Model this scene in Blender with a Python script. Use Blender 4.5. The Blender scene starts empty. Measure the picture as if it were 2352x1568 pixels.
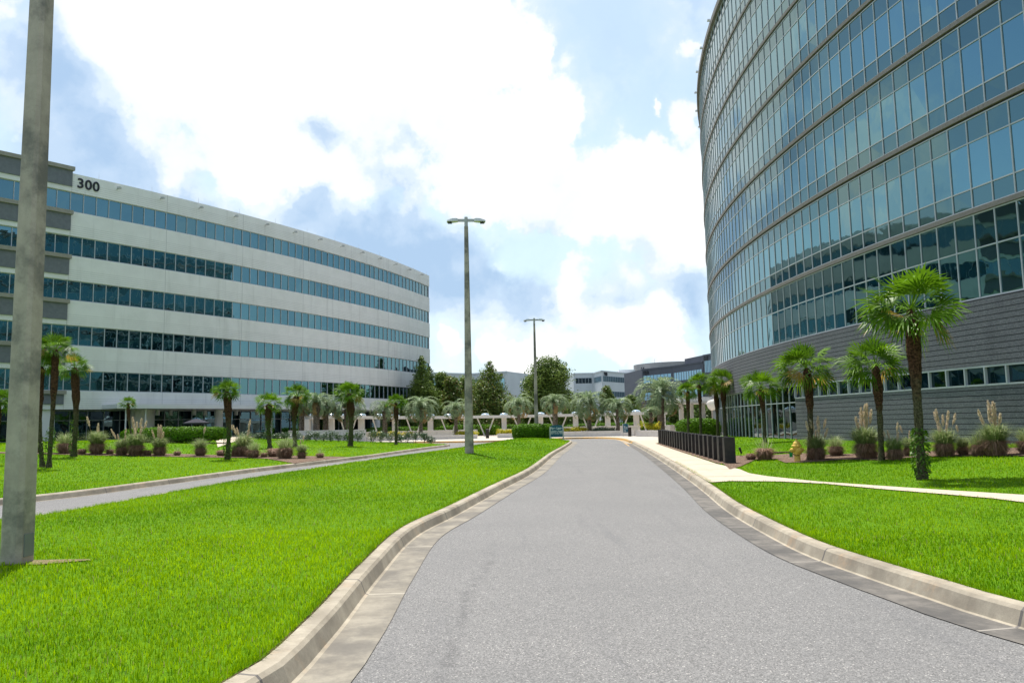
import bpy, bmesh, math, random
import numpy as np
from mathutils import Vector, Matrix, geometry
S = bpy.context.scene
R = math.radians
rng = np.random.default_rng(7)
random.seed(7)

# ------------------------------------------------------------------ camera, sky, sun, exposure
FPX, CXP, CYP = 1794.0, 1176.0, 784.0      # survey camera: focal length and centre in a 2352 px wide frame
PITCH, ROLL, EYE = R(5.95), 0.02, 1.7
cam = bpy.data.cameras.new('camera'); co = bpy.data.objects.new('camera', cam); S.collection.objects.link(co)
cam.sensor_width = 36; cam.lens = 36 * FPX / 2352; cam.clip_start = 0.05; cam.clip_end = 3000
co.matrix_world = Matrix.Translation((0, 0, EYE)) @ Matrix.Rotation(R(90) + PITCH, 4, 'X') @ Matrix.Rotation(-ROLL, 4, 'Z')
S.camera = co
S.render.resolution_x, S.render.resolution_y = 1024, 682
S.view_settings.view_transform = 'Standard'; S.view_settings.look = 'None'; S.view_settings.gamma = 1
S.view_settings.exposure = 0.95
S.cycles.use_denoising = True
S.cycles.max_bounces = 6; S.cycles.transparent_max_bounces = 4
S.cycles.sample_clamp_indirect = 6

def G(x, y):                                   # sight line of a surveyed point
    u = (x - CXP) / FPX; v = (CYP - y) / FPX
    c, s = math.cos(ROLL), math.sin(ROLL)
    u, v = u * c + v * s, -u * s + v * c
    cp, sp = math.cos(PITCH), math.sin(PITCH)
    return np.array([u, cp - v * sp, sp + v * cp])
def P(x, y, z=0.0):                            # survey point on the level z
    d = G(x, y); t = (z - EYE) / d[2]; return (d[0] * t, d[1] * t)
def D(x, y, Y):                                # survey point at the depth Y
    d = G(x, y); t = Y / d[1]; return Vector((d[0] * t, Y, EYE + d[2] * t))
def proj(X, Y, Z):
    cp, sp = math.cos(PITCH), math.sin(PITCH)
    z = Z - EYE; f = Y * cp + z * sp; f = f if f > 0.1 else 0.1
    v = (-Y * sp + z * cp) / f; u = X / f
    c, s = math.cos(ROLL), math.sin(ROLL)
    return CXP + (u * c - v * s) * FPX, CYP - (u * s + v * c) * FPX

SUN = Vector((-0.29 * math.cos(R(68)), 0.957 * math.cos(R(68)), math.sin(R(68)))).normalized()
sl = bpy.data.lights.new('sun', 'SUN'); sl.energy = 4.0; sl.angle = R(0.55); sl.color = (1.0, 0.955, 0.89)
so = bpy.data.objects.new('sun', sl); S.collection.objects.link(so); so.rotation_euler = SUN.to_track_quat('Z', 'Y').to_euler()

W = bpy.data.worlds.new('World'); S.world = W; W.use_nodes = True
nt = W.node_tree; nt.nodes.clear(); N = nt.nodes.new; LK = nt.links.new
def wmath(op, a, b=None, c=None, clamp=False):
    n = N('ShaderNodeMath'); n.operation = op; n.use_clamp = clamp
    for i, q in enumerate((a, b, c)):
        if q is None: continue
        if isinstance(q, (int, float)): n.inputs[i].default_value = q
        else: LK(q, n.inputs[i])
    return n.outputs[0]
def smooth(v, lo, hi):
    n = N('ShaderNodeMapRange'); n.interpolation_type = 'SMOOTHSTEP'; LK(v, n.inputs[0])
    n.inputs[1].default_value = lo; n.inputs[2].default_value = hi; return n.outputs[0]
tc = N('ShaderNodeTexCoord'); DIR = tc.outputs['Generated']
def wnoise(scale, detail, rough, vec=None, w=0.0):
    n = N('ShaderNodeTexNoise'); n.noise_dimensions = '4D'; n.inputs['W'].default_value = w
    n.inputs['Scale'].default_value = scale; n.inputs['Detail'].default_value = detail; n.inputs['Roughness'].default_value = rough
    LK(vec or DIR, n.inputs['Vector']); return n
wn = wnoise(6, 6, 0.6, w=3.1)
sub = N('ShaderNodeVectorMath'); sub.operation = 'SUBTRACT'; LK(wn.outputs['Color'], sub.inputs[0]); sub.inputs[1].default_value = (.5, .5, .5)
scl = N('ShaderNodeVectorMath'); scl.operation = 'SCALE'; LK(sub.outputs[0], scl.inputs[0]); scl.inputs['Scale'].default_value = 0.17
wadd = N('ShaderNodeVectorMath'); wadd.operation = 'ADD'; LK(DIR, wadd.inputs[0]); LK(scl.outputs[0], wadd.inputs[1])
WD = wadd.outputs[0]
def field(blobs):
    tot = None
    for (x, y, r, w) in blobs:
        d = Vector(G(x, y)).normalized()
        n = N('ShaderNodeVectorMath'); n.operation = 'DISTANCE'; LK(WD, n.inputs[0]); n.inputs[1].default_value = d
        m = N('ShaderNodeMapRange'); m.interpolation_type = 'SMOOTHSTEP'; LK(n.outputs['Value'], m.inputs[0])
        m.inputs[1].default_value = 0; m.inputs[2].default_value = 1.35 * r / FPX; m.inputs[3].default_value = w; m.inputs[4].default_value = 0
        tot = m.outputs[0] if tot is None else wmath('ADD', tot, m.outputs[0])
    return tot
WHITE = [(330, 60, 150, 1), (500, 140, 190, 1), (690, 70, 190, 1), (880, 40, 240, 1), (1060, 90, 170, 1), (1150, 210, 110, 1), (1215, 130, 62, 1),
    (1245, 270, 70, 1), (530, 350, 105, 1.1), (610, 370, 85, 1.1), (400, 190, 80, .7), (770, 430, 66, 1.3), (655, 432, 52, 1.2), (900, 370, 75, 1.2),
    (1000, 360, 90, 1), (1110, 370, 120, 1), (1260, 350, 70, 1), (1010, 250, 120, .6), (1400, 390, 110, 1), (1530, 390, 120, 1), (1450, 480, 130, 1),
    (1560, 570, 90, 1), (1300, 620, 60, 1), (1170, 590, 26, 1), (1120, 775, 60, .8), (1280, 690, 60, .8), (1440, 790, 90, .9), (1520, 745, 70, .9),
    (1590, 290, 40, .9), (1612, 100, 34, 1), (1530, 262, 16, 1), (1030, 40, 120, 1), (850, 250, 150, 1), (980, 200, 110, .8), (1180, 470, 90, .6), (1330, 500, 60, .5), (30, 20, 60, 1), (15, 338, 22, 1), (330, 330, 75, .8),
    (1020, 790, 50, .9), (1240, 850, 100, .8), (1350, 760, 60, .8), (1180, 800, 70, .7), (1340, 560, 60, .7), (1560, 800, 60, .9), (700, 330, 120, .7), (1130, 300, 90, .6), (1180, 420, 110, .8), (950, 450, 60, .6), (1060, 470, 60, .6), (1260, 480, 70, .8), (250, 40, 90, .8), (620, 470, 60, .5), (1500, 640, 60, .8), (1400, 640, 60, .6), (800, 300, 110, .5), (1650, 500, 150, .8), (2600, 300, 260, 1), (3100, -200, 320, 1), (-500, 200, 300, 1), (1600, -600, 300, 1)]
GREY = [(120, 150, 130, 1), (190, 330, 130, 1), (350, 430, 90, 1), (480, 500, 90, 1), (640, 500, 90, .9), (760, 540, 100, .9), (900, 500, 100, 1), (950, 620, 110, 1),
    (1060, 560, 110, 1), (1100, 670, 90, 1), (1200, 700, 70, .9), (1390, 690, 80, .9), (1550, 690, 90, 1), (820, 330, 90, .5), (900, 210, 90, .4), (730, 320, 60, .5)]
PALE = [(800, 240, 130, 1), (930, 190, 120, 1), (700, 320, 80, 1), (860, 320, 100, 1), (1010, 230, 80, .8), (420, 150, 60, .5), (560, 60, 70, .4), (1240, 480, 80, .7), (1480, 600, 70, .8), (760, 120, 80, .5)]
det = wnoise(9, 8, 0.62, w=1.7).outputs['Fac']
big = wnoise(1.9, 5, 0.58, w=8.3).outputs['Fac']
# directions behind the camera get clouds from noise alone
sep = N('ShaderNodeSeparateXYZ'); LK(DIR, sep.inputs[0])
front = smooth(sep.outputs['Y'], 0.55, 0.85)
fw = field(WHITE); fg = field(GREY)
dz = wmath('MULTIPLY', wmath('SUBTRACT', det, 0.5), 1.9)
bz = wmath('MULTIPLY', wmath('SUBTRACT', big, 0.53), 7.0)
def billow(scale, w):
    v = N('ShaderNodeTexVoronoi'); v.voronoi_dimensions = '3D'; v.feature = 'F1'
    v.inputs['Scale'].default_value = scale; LK(WD, v.inputs['Vector']); return v.outputs['Distance']
bil = wmath('ADD', wmath('MULTIPLY', wmath('SUBTRACT', .42, billow(9, 2.2)), .9), wmath('MULTIPLY', wmath('SUBTRACT', .42, billow(26, 5.2)), .45))
back = wmath('SUBTRACT', 1.0, front)
fp = field(PALE)
wsum = wmath('ADD', wmath('ADD', wmath('MULTIPLY', fw, front), wmath('MULTIPLY', bz, back)), wmath('ADD', dz, bil))
wm = smooth(wsum, 0.08, 0.44)
gsum = wmath('ADD', wmath('ADD', wmath('MULTIPLY', fg, front), wmath('MULTIPLY', wmath('ADD', bz, 0.2), back)), wmath('MULTIPLY', dz, 0.7))
gm = smooth(gsum, -0.25, 0.55)
sky = N('ShaderNodeTexSky'); sky.sky_type = 'NISHITA'; sky.sun_disc = False
sky.sun_elevation = R(68); sky.sun_rotation = math.atan2(SUN.x, SUN.y); sky.air_density = 1.0; sky.dust_density = 1.2
bg1 = N('ShaderNodeBackground'); LK(sky.outputs[0], bg1.inputs[0]); bg1.inputs[1].default_value = 0.10
# cloud body: darker blue-grey bases, bright white tops
shade = wmath('ADD', wmath('MULTIPLY', wsum, .62), wmath('MULTIPLY', wmath('SUBTRACT', wnoise(5, 6, .6, w=5).outputs['Fac'], .46), 2.0))
shade = wmath('SUBTRACT', shade, wmath('MULTIPLY', front, wmath('ADD', wmath('MULTIPLY', fg, .42), wmath('MULTIPLY', fp, .46))))
shade = wmath('MULTIPLY', wmath('ADD', shade, .55), .80, clamp=True)
cr = N('ShaderNodeValToRGB'); cr.color_ramp.interpolation = 'EASE'; LK(shade, cr.inputs[0]); el_ = cr.color_ramp.elements
el_[0].position = 0.0; el_[0].color = (.225, .32, .45, 1); el_[1].position = .93; el_[1].color = (.585, .59, .595, 1)
for ps, cl in ((.30, (.30, .385, .495)), (.48, (.41, .475, .54)), (.66, (.51, .54, .57))):
    e_ = el_.new(ps); e_.color = (*cl, 1)
bg2 = N('ShaderNodeBackground'); LK(cr.outputs[0], bg2.inputs[0]); bg2.inputs[1].default_value = 1.0  # radiance of the cloud tops as the sky lamp sees them
cover = wmath('MAXIMUM', wm, wmath('MULTIPLY', gm, 0.9))
haze = wmath('ADD', wmath('MULTIPLY', smooth(sep.outputs['Z'], 0.5, 0.0), 0.55), wmath('MULTIPLY', front, 0.42), clamp=True)
hb = N('ShaderNodeBackground'); hb.inputs[0].default_value = (0.42, 0.53, 0.58, 1)
mh = N('ShaderNodeMixShader'); LK(haze, mh.inputs[0]); LK(bg1.outputs[0], mh.inputs[1]); LK(hb.outputs[0], mh.inputs[2])
ms = N('ShaderNodeMixShader'); LK(cover, ms.inputs[0]); LK(mh.outputs[0], ms.inputs[1]); LK(bg2.outputs[0], ms.inputs[2])
wo = N('ShaderNodeOutputWorld'); LK(ms.outputs[0], wo.inputs[0])
W.cycles.sampling_method = 'MANUAL'; W.cycles.sample_map_resolution = 1024

# ------------------------------------------------------------------ materials
MATS = {}
def newmat(name):
    m = bpy.data.materials.new(name); m.use_nodes = True; m.node_tree.nodes.clear(); MATS[name] = m; return m
class NT:
    def __init__(s, m): s.t = m.node_tree
    def n(s, typ, **kw):
        q = s.t.nodes.new(typ)
        for k, v in kw.items(): setattr(q, k, v)
        return q
    def l(s, a, b): s.t.links.new(a, b)
    def math(s, op, a, b=None, c=None, clamp=False):
        q = s.n('ShaderNodeMath', operation=op, use_clamp=clamp)
        for i, v in enumerate((a, b, c)):
            if v is None: continue
            if isinstance(v, (int, float)): q.inputs[i].default_value = v
            else: s.l(v, q.inputs[i])
        return q.outputs[0]
    def ramp(s, v, lo, hi):
        q = s.n('ShaderNodeMapRange', interpolation_type='SMOOTHSTEP'); s.l(v, q.inputs[0]); q.inputs[1].default_value = lo; q.inputs[2].default_value = hi
        return q.outputs[0]
    def mix(s, f, a, b, mode='MIX'):
        q = s.n('ShaderNodeMix', data_type='RGBA', blend_type=mode)
        if isinstance(f, (int, float)): q.inputs['Factor'].default_value = f
        else: s.l(f, q.inputs['Factor'])
        for k, v in (('A', a), ('B', b)):
            if isinstance(v, (tuple, list)): q.inputs[k].default_value = (*v[:3], 1)
            else: s.l(v, q.inputs[k])
        return q.outputs['Result']
    def noise(s, scale, detail=4, rough=.55, vec=None, dist=0.0):
        q = s.n('ShaderNodeTexNoise'); q.inputs['Scale'].default_value = scale; q.inputs['Detail'].default_value = detail
        q.inputs['Roughness'].default_value = rough; q.inputs['Distortion'].default_value = dist
        s.l(vec or s.pos(), q.inputs['Vector']); return q.outputs['Fac']
    def pos(s):
        if not hasattr(s, '_p'): s._p = s.n('ShaderNodeNewGeometry').outputs['Position']
        return s._p
    def scaled(s, v):
        q = s.n('ShaderNodeVectorMath', operation='MULTIPLY'); s.l(s.pos(), q.inputs[0]); q.inputs[1].default_value = v; return q.outputs[0]
    def uv(s):
        q = s.n('ShaderNodeSeparateXYZ'); u = s.n('ShaderNodeUVMap'); s.l(u.outputs[0], q.inputs[0]); return q.outputs[0], q.outputs[1]
    def out(s, color, rough=.7, spec=.3, bump=None, bstr=.3, bdist=.01, metallic=0, trans=None):
        b = s.n('ShaderNodeBsdfPrincipled')
        if isinstance(color, (tuple, list)): b.inputs['Base Color'].default_value = (*color[:3], 1)
        else: s.l(color, b.inputs['Base Color'])
        if isinstance(rough, (int, float)): b.inputs['Roughness'].default_value = rough
        else: s.l(rough, b.inputs['Roughness'])
        b.inputs['Specular IOR Level'].default_value = spec; b.inputs['Metallic'].default_value = metallic
        if bump is not None:
            q = s.n('ShaderNodeBump'); q.inputs['Strength'].default_value = bstr; q.inputs['Distance'].default_value = bdist
            s.l(bump, q.inputs['Height']); s.l(q.outputs[0], b.inputs['Normal'])
        sh = b.outputs[0]
        if trans:
            t = s.n('ShaderNodeBsdfTranslucent')
            if isinstance(color, (tuple, list)): t.inputs[0].default_value = (*color[:3], 1)
            else: s.l(color, t.inputs[0])
            m = s.n('ShaderNodeMixShader'); m.inputs[0].default_value = trans; s.l(sh, m.inputs[1]); s.l(t.outputs[0], m.inputs[2]); sh = m.outputs[0]
        o = s.n('ShaderNodeOutputMaterial'); s.l(sh, o.inputs[0]); return b
def M(name, c1, c2=None, scale=2.0, rough=.7, spec=.3, bscale=None, bstr=.3, bdist=.01, metallic=0, lo=.35, hi=.65, detail=5):
    m = newmat(name); t = NT(m)
    col = c1 if c2 is None else t.mix(t.ramp(t.noise(scale, detail, .6), lo, hi), c1, c2)
    t.out(col, rough, spec, t.noise(bscale, 4) if bscale else None, bstr, bdist, metallic); return m
def leafmat(name, c1, c2, trans=.35, rough=.45, spec=.35, extra=None):
    m = newmat(name); t = NT(m)
    a = t.n('ShaderNodeAttribute', attribute_name='tone'); f = a.outputs['Fac']
    col = t.mix(f, c1, c2)
    if extra:                                    # a third tone for attribute values past 1: withered or new leaves
        col = t.mix(t.ramp(f, 1.2, 1.8), col, extra)
    t.out(col, rough, spec, trans=trans); return m

def asphalt():
    m = newmat('asphalt'); t = NT(m)
    v = t.n('ShaderNodeTexVoronoi'); v.inputs['Scale'].default_value = 115; t.l(t.pos(), v.inputs['Vector'])
    cs = t.n('ShaderNodeSeparateColor'); t.l(v.outputs['Color'], cs.inputs[0]); cell = cs.outputs[0]
    fine = t.math('ADD', t.math('MULTIPLY', cell, .65), t.math('MULTIPLY', t.noise(30, 3, .7), .35))
    base = t.mix(t.ramp(fine, .15, .85), (.092, .090, .087), (.215, .211, .203))
    base = t.mix(t.math('MULTIPLY', t.math('GREATER_THAN', cs.outputs[1], .972), .55), base, (.55, .52, .48))
    big = t.noise(.35, 4, .6)
    base = t.mix(t.math('MULTIPLY', t.ramp(big, .35, .7), .30), base, (.115, .115, .113))
    lane = t.noise(1.0, 5, .65, vec=t.scaled((1.6, .12, 1)))
    base = t.mix(t.math('MULTIPLY', t.ramp(lane, .53, .72), .35), base, (.095, .096, .10))
    tr = t.noise(.9, 4, .6, vec=t.scaled((.35, 1.6, 1))); far_ = t.n('ShaderNodeSeparateXYZ'); t.l(t.pos(), far_.inputs[0])
    base = t.mix(t.math('MULTIPLY', t.math('MULTIPLY', t.ramp(tr, .60, .70), t.ramp(far_.outputs[1], 14, 26)), .45), base, (.075, .075, .075))
    # tyre scuff running along the lane
    sx = t.n('ShaderNodeSeparateXYZ'); t.l(t.pos(), sx.inputs[0])
    wob = t.math('MULTIPLY', t.math('SUBTRACT', t.noise(.22, 2), .5), .6)
    path = t.math('SUBTRACT', t.math('ADD', sx.outputs[0], wob), t.math('MULTIPLY_ADD', sx.outputs[1], .035, -.72))
    scuff = t.math('MULTIPLY', t.ramp(t.math('ABSOLUTE', path), .10, .0), t.ramp(t.noise(5, 5), .40, .6))
    scuff = t.math('MULTIPLY', scuff, t.ramp(sx.outputs[1], 13, 9))
    base = t.mix(t.math('MULTIPLY', scuff, .32), base, (.045, .045, .047))
    t.out(base, .85, .25, cell, .35, .004)
asphalt()

def concrete(name, c1, c2, stain=None, samt=.6, joints=0, jd=(.12, .11, .10), tint=None, bs=40):
    m = newmat(name); t = NT(m)
    base = t.mix(t.ramp(t.noise(3.2, 6, .65), .3, .7), c1, c2)
    base = t.mix(t.math('MULTIPLY', t.ramp(t.noise(60, 4, .7), .5, .75), .35), base, tuple(x * .72 for x in c1))
    if stain:
        base = t.mix(t.math('MULTIPLY', t.ramp(t.noise(.9, 6, .7), .42, .62), samt), base, stain)
    if tint:
        base = t.mix(t.math('MULTIPLY', t.ramp(t.noise(1.4, 6, .75), .52, .72), .55), base, tint)
    if joints:
        u, v = t.uv(); fr = t.math('FRACT', t.math('DIVIDE', u, joints))
        line = t.math('LESS_THAN', fr, .028 / joints)
        base = t.mix(line, base, jd)
    t.out(base, .85, .25, t.noise(bs, 5, .7), .35, .006)
concrete('kerb_concrete', (.265, .23, .175), (.37, .33, .255), stain=(.15, .13, .10), samt=.55, joints=3.05, tint=(.40, .27, .16))
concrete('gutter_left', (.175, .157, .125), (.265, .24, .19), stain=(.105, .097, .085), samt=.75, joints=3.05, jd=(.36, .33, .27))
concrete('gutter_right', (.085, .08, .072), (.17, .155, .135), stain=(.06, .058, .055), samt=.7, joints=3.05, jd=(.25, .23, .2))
concrete('sidewalk_concrete', (.40, .335, .255), (.47, .40, .31), joints=0)
concrete('plaza_concrete', (.38, .34, .285), (.45, .41, .35))
concrete('pole_concrete', (.37, .32, .26), (.48, .42, .34), stain=(.12, .118, .11), samt=.8, bs=60)
concrete('planter_stucco', (.60, .57, .54), (.67, .64, .61))
M('yellow_paint', (.46, .25, .05), (.34, .24, .12), 2.5, .6, bscale=60)
M('lawn_soil', (.06, .15, .002), (.10, .21, .003), 9, .95, .1, bscale=60, bstr=.8, bdist=.03)
M('lawn_far', (.10, .12, .075), (.13, .14, .10), .05, .95, .1)
M('mulch', (.085, .05, .034), (.26, .19, .14), 22, .95, .1, bscale=30, bstr=1, bdist=.05, lo=.42, hi=.62)
leafmat('grass_blade', (.095, .235, .0015), (.36, .53, .002), trans=.42, rough=.55, spec=.08, extra=(.30, .30, .10))
def glassmat(name, tint, rough=.015, wav=.006, scale=.9):
    m = newmat(name); t = NT(m)
    h = t.noise(scale, 2, .4)
    b = t.n('ShaderNodeBsdfPrincipled'); b.inputs['Metallic'].default_value = 1
    g_ = t.n('ShaderNodeNewGeometry'); oi = t.n('ShaderNodeObjectInfo'); rnd = t.math('FRACT', t.math('ADD', t.math('MULTIPLY', g_.outputs['Random Per Island'], 3.7), t.math('MULTIPLY', oi.outputs['Random'], 5.3)))
    t.l(t.mix(rnd, tuple(c * .92 for c in tint), tuple(c * 1.06 for c in tint)), b.inputs['Base Color']); b.inputs['Roughness'].default_value = rough
    q = t.n('ShaderNodeBump'); q.inputs['Strength'].default_value = 1; q.inputs['Distance'].default_value = wav; t.l(h, q.inputs['Height']); t.l(q.outputs[0], b.inputs['Normal'])
    df = t.n('ShaderNodeBsdfDiffuse'); df.inputs[0].default_value = (.012, .03, .034, 1)
    mx = t.n('ShaderNodeMixShader'); mx.inputs[0].default_value = .9; t.l(df.outputs[0], mx.inputs[1]); t.l(b.outputs[0], mx.inputs[2])
    o = t.n('ShaderNodeOutputMaterial'); t.l(mx.outputs[0], o.inputs[0])
glassmat('tower_glass', (.165, .31, .335)); glassmat('spandrel_glass', (.125, .215, .215), .03)
glassmat('office_glass', (.13, .245, .27), .012, .008, .8); glassmat('shop_glass', (.08, .13, .15), .02, .006, .8)
glassmat('far_glass', (.26, .42, .52), .05, .0, 1)
M('aluminium', (.40, .43, .45), (.45, .47, .49), 1, .45, .5)
M('ledge_stone', (.17, .155, .14), (.22, .205, .19), 14, .9, bscale=50, bstr=.6)
M('white_panel', (.68, .675, .65), (.72, .715, .69), .6, .8, .2)
M('tan_cap', (.27, .25, .21), (.30, .28, .24), 2, .8)
M('grey_panel', (.14, .15, .165), (.165, .175, .19), 3, .85)
M('white_paint', (.66, .66, .645), (.70, .70, .69), 1, .6)
M('column_paint', (.66, .63, .58), (.70, .67, .62), 1, .7)
M('black_metal', (.013, .012, .012), (.028, .022, .019), 6, .55, .35, bscale=25)
M('dark_interior', (.018, .02, .024), (.03, .03, .034), 1, .6)
M('numeral_dark', (.022, .024, .03), None, 1, .5)
M('galvanised', (.42, .42, .41), (.48, .48, .47), 6, .5, .5)
M('sign_teal', (.010, .10, .15), (.012, .11, .165), 3, .45, .4)
M('plate_grey', (.19, .21, .19), (.18, .19, .18), 5, .6, .4)
M('dry_thatch', (.12, .095, .05), (.30, .26, .13), 30, .95, .1, bscale=50, bstr=1, bdist=.04)
M('sign_white', (.75, .78, .78), None, 1, .6)
M('hydrant_yellow', (.74, .50, .085), (.62, .37, .06), 14, .5, .4, bscale=60, bstr=.3)
M('green_tag', (.01, .26, .06), None, 1, .5)
M('umbrella_cloth', (.035, .035, .045), (.05, .05, .06), 8, .9, .1)
M('bark_dark', (.040, .026, .017), (.11, .075, .05), 14, .95, .1, bscale=30, bstr=1, bdist=.05)
def bark_fibre():
    m = newmat('bark_fibre'); t = NT(m); at_ = t.n('ShaderNodeAttribute', attribute_name='tone').outputs['Fac']
    n1 = t.ramp(t.noise(18, 5, .7), .35, .65); up = t.mix(n1, (.030, .015, .010), (.15, .075, .045)); lo_ = t.mix(n1, (.045, .042, .022), (.15, .135, .075))
    t.out(t.mix(t.ramp(t.math('ADD', at_, t.math('MULTIPLY', t.math('SUBTRACT', t.noise(5, 3), .5), .4)), .42, .66), lo_, up), .95, .1, t.noise(40, 4), 1, .06)
bark_fibre()
M('bark_scaled', (.10, .075, .055), (.33, .27, .21), 16, .95, .1, bscale=24, bstr=1, bdist=.08, lo=.42, hi=.58)
M('dome_glass', (.36, .47, .56), None, 1, .12, .9)
M('far_dark_wall', (.10, .105, .13), (.115, .12, .145), .5, .8)
M('far_tan_wall', (.30, .29, .29), (.33, .32, .315), .3, .8)
M('far_white_wall', (.56, .58, .60), (.60, .62, .64), .3, .8)
leafmat('palm_leaf', (.022, .075, .006), (.15, .28, .010), .36, .46, .22, (.34, .23, .05))
leafmat('pindo_leaf', (.10, .17, .075), (.30, .38, .21), .30, .5, .18, (.36, .24, .10))
leafmat('hedge_leaf', (.035, .10, .006), (.15, .30, .012), .28, .5, .15)
leafmat('shrub_leaf', (.06, .10, .045), (.14, .19, .10), .2, .45, .4)
leafmat('yellow_leaf', (.28, .30, .012), (.72, .60, .03), .3, .5, .3)
leafmat('tree_leaf', (.055, .105, .016), (.21, .29, .05), .3, .5, .3, (.17, .13, .035))
leafmat('pampas_blade', (.14, .22, .06), (.38, .42, .20), .3, .5, .3)
leafmat('pampas_dry', (.19, .10, .065), (.46, .30, .20), .2, .6, .2)
leafmat('pampas_plume', (.55, .43, .30), (.80, .68, .52), .35, .8, .1)
leafmat('moss_leaf', (.035, .10, .006), (.13, .24, .012), .3, .5, .3)
def wallstone():
    m = newmat('coursed_stone'); t = NT(m)
    sx = t.n('ShaderNodeSeparateXYZ'); t.l(t.pos(), sx.inputs[0])
    fr = t.math('FRACT', t.math('DIVIDE', sx.outputs[2], .215))
    line = t.math('LESS_THAN', fr, .15)
    spk = t.ramp(t.noise(34, 4, .8), .42, .62)
    c = t.mix(spk, (.090, .092, .105), (.25, .25, .27))
    c = t.mix(t.math('MULTIPLY', t.ramp(t.noise(.5, 5, .65), .5, .7), .4), c, (.075, .077, .085))
    c = t.mix(line, c, (.028, .028, .032))
    h = t.math('ADD', t.math('MULTIPLY', t.noise(60, 3), .4), t.math('SUBTRACT', 1.0, line))
    t.out(c, .9, .2, h, .6, .015)
wallstone()
def panelmat():
    m = newmat('precast_panel'); t = NT(m); u, v = t.uv()
    base = t.mix(t.ramp(t.noise(.7, 5, .6), .3, .7), (.71, .70, .665), (.77, .76, .725))
    base = t.mix(t.math('MULTIPLY', t.ramp(t.noise(1.0, 4, .6, vec=t.scaled((1.5, 1.5, .12))), .52, .75), .40), base, (.50, .49, .46))
    vj = t.math('LESS_THAN', t.math('FRACT', t.math('DIVIDE', t.math('ADD', u, 92.0), 9.2)), .006)
    gr = t.math('MULTIPLY', t.math('LESS_THAN', t.math('FRACT', t.math('DIVIDE', v, .19)), .13), t.math('LESS_THAN', v, .98))
    base = t.mix(t.math('MULTIPLY', t.math('MAXIMUM', vj, gr), .45), base, (.20, .20, .19))
    t.out(base, .8, .2)
panelmat()
def gm_(n): return MATS[n]

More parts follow.
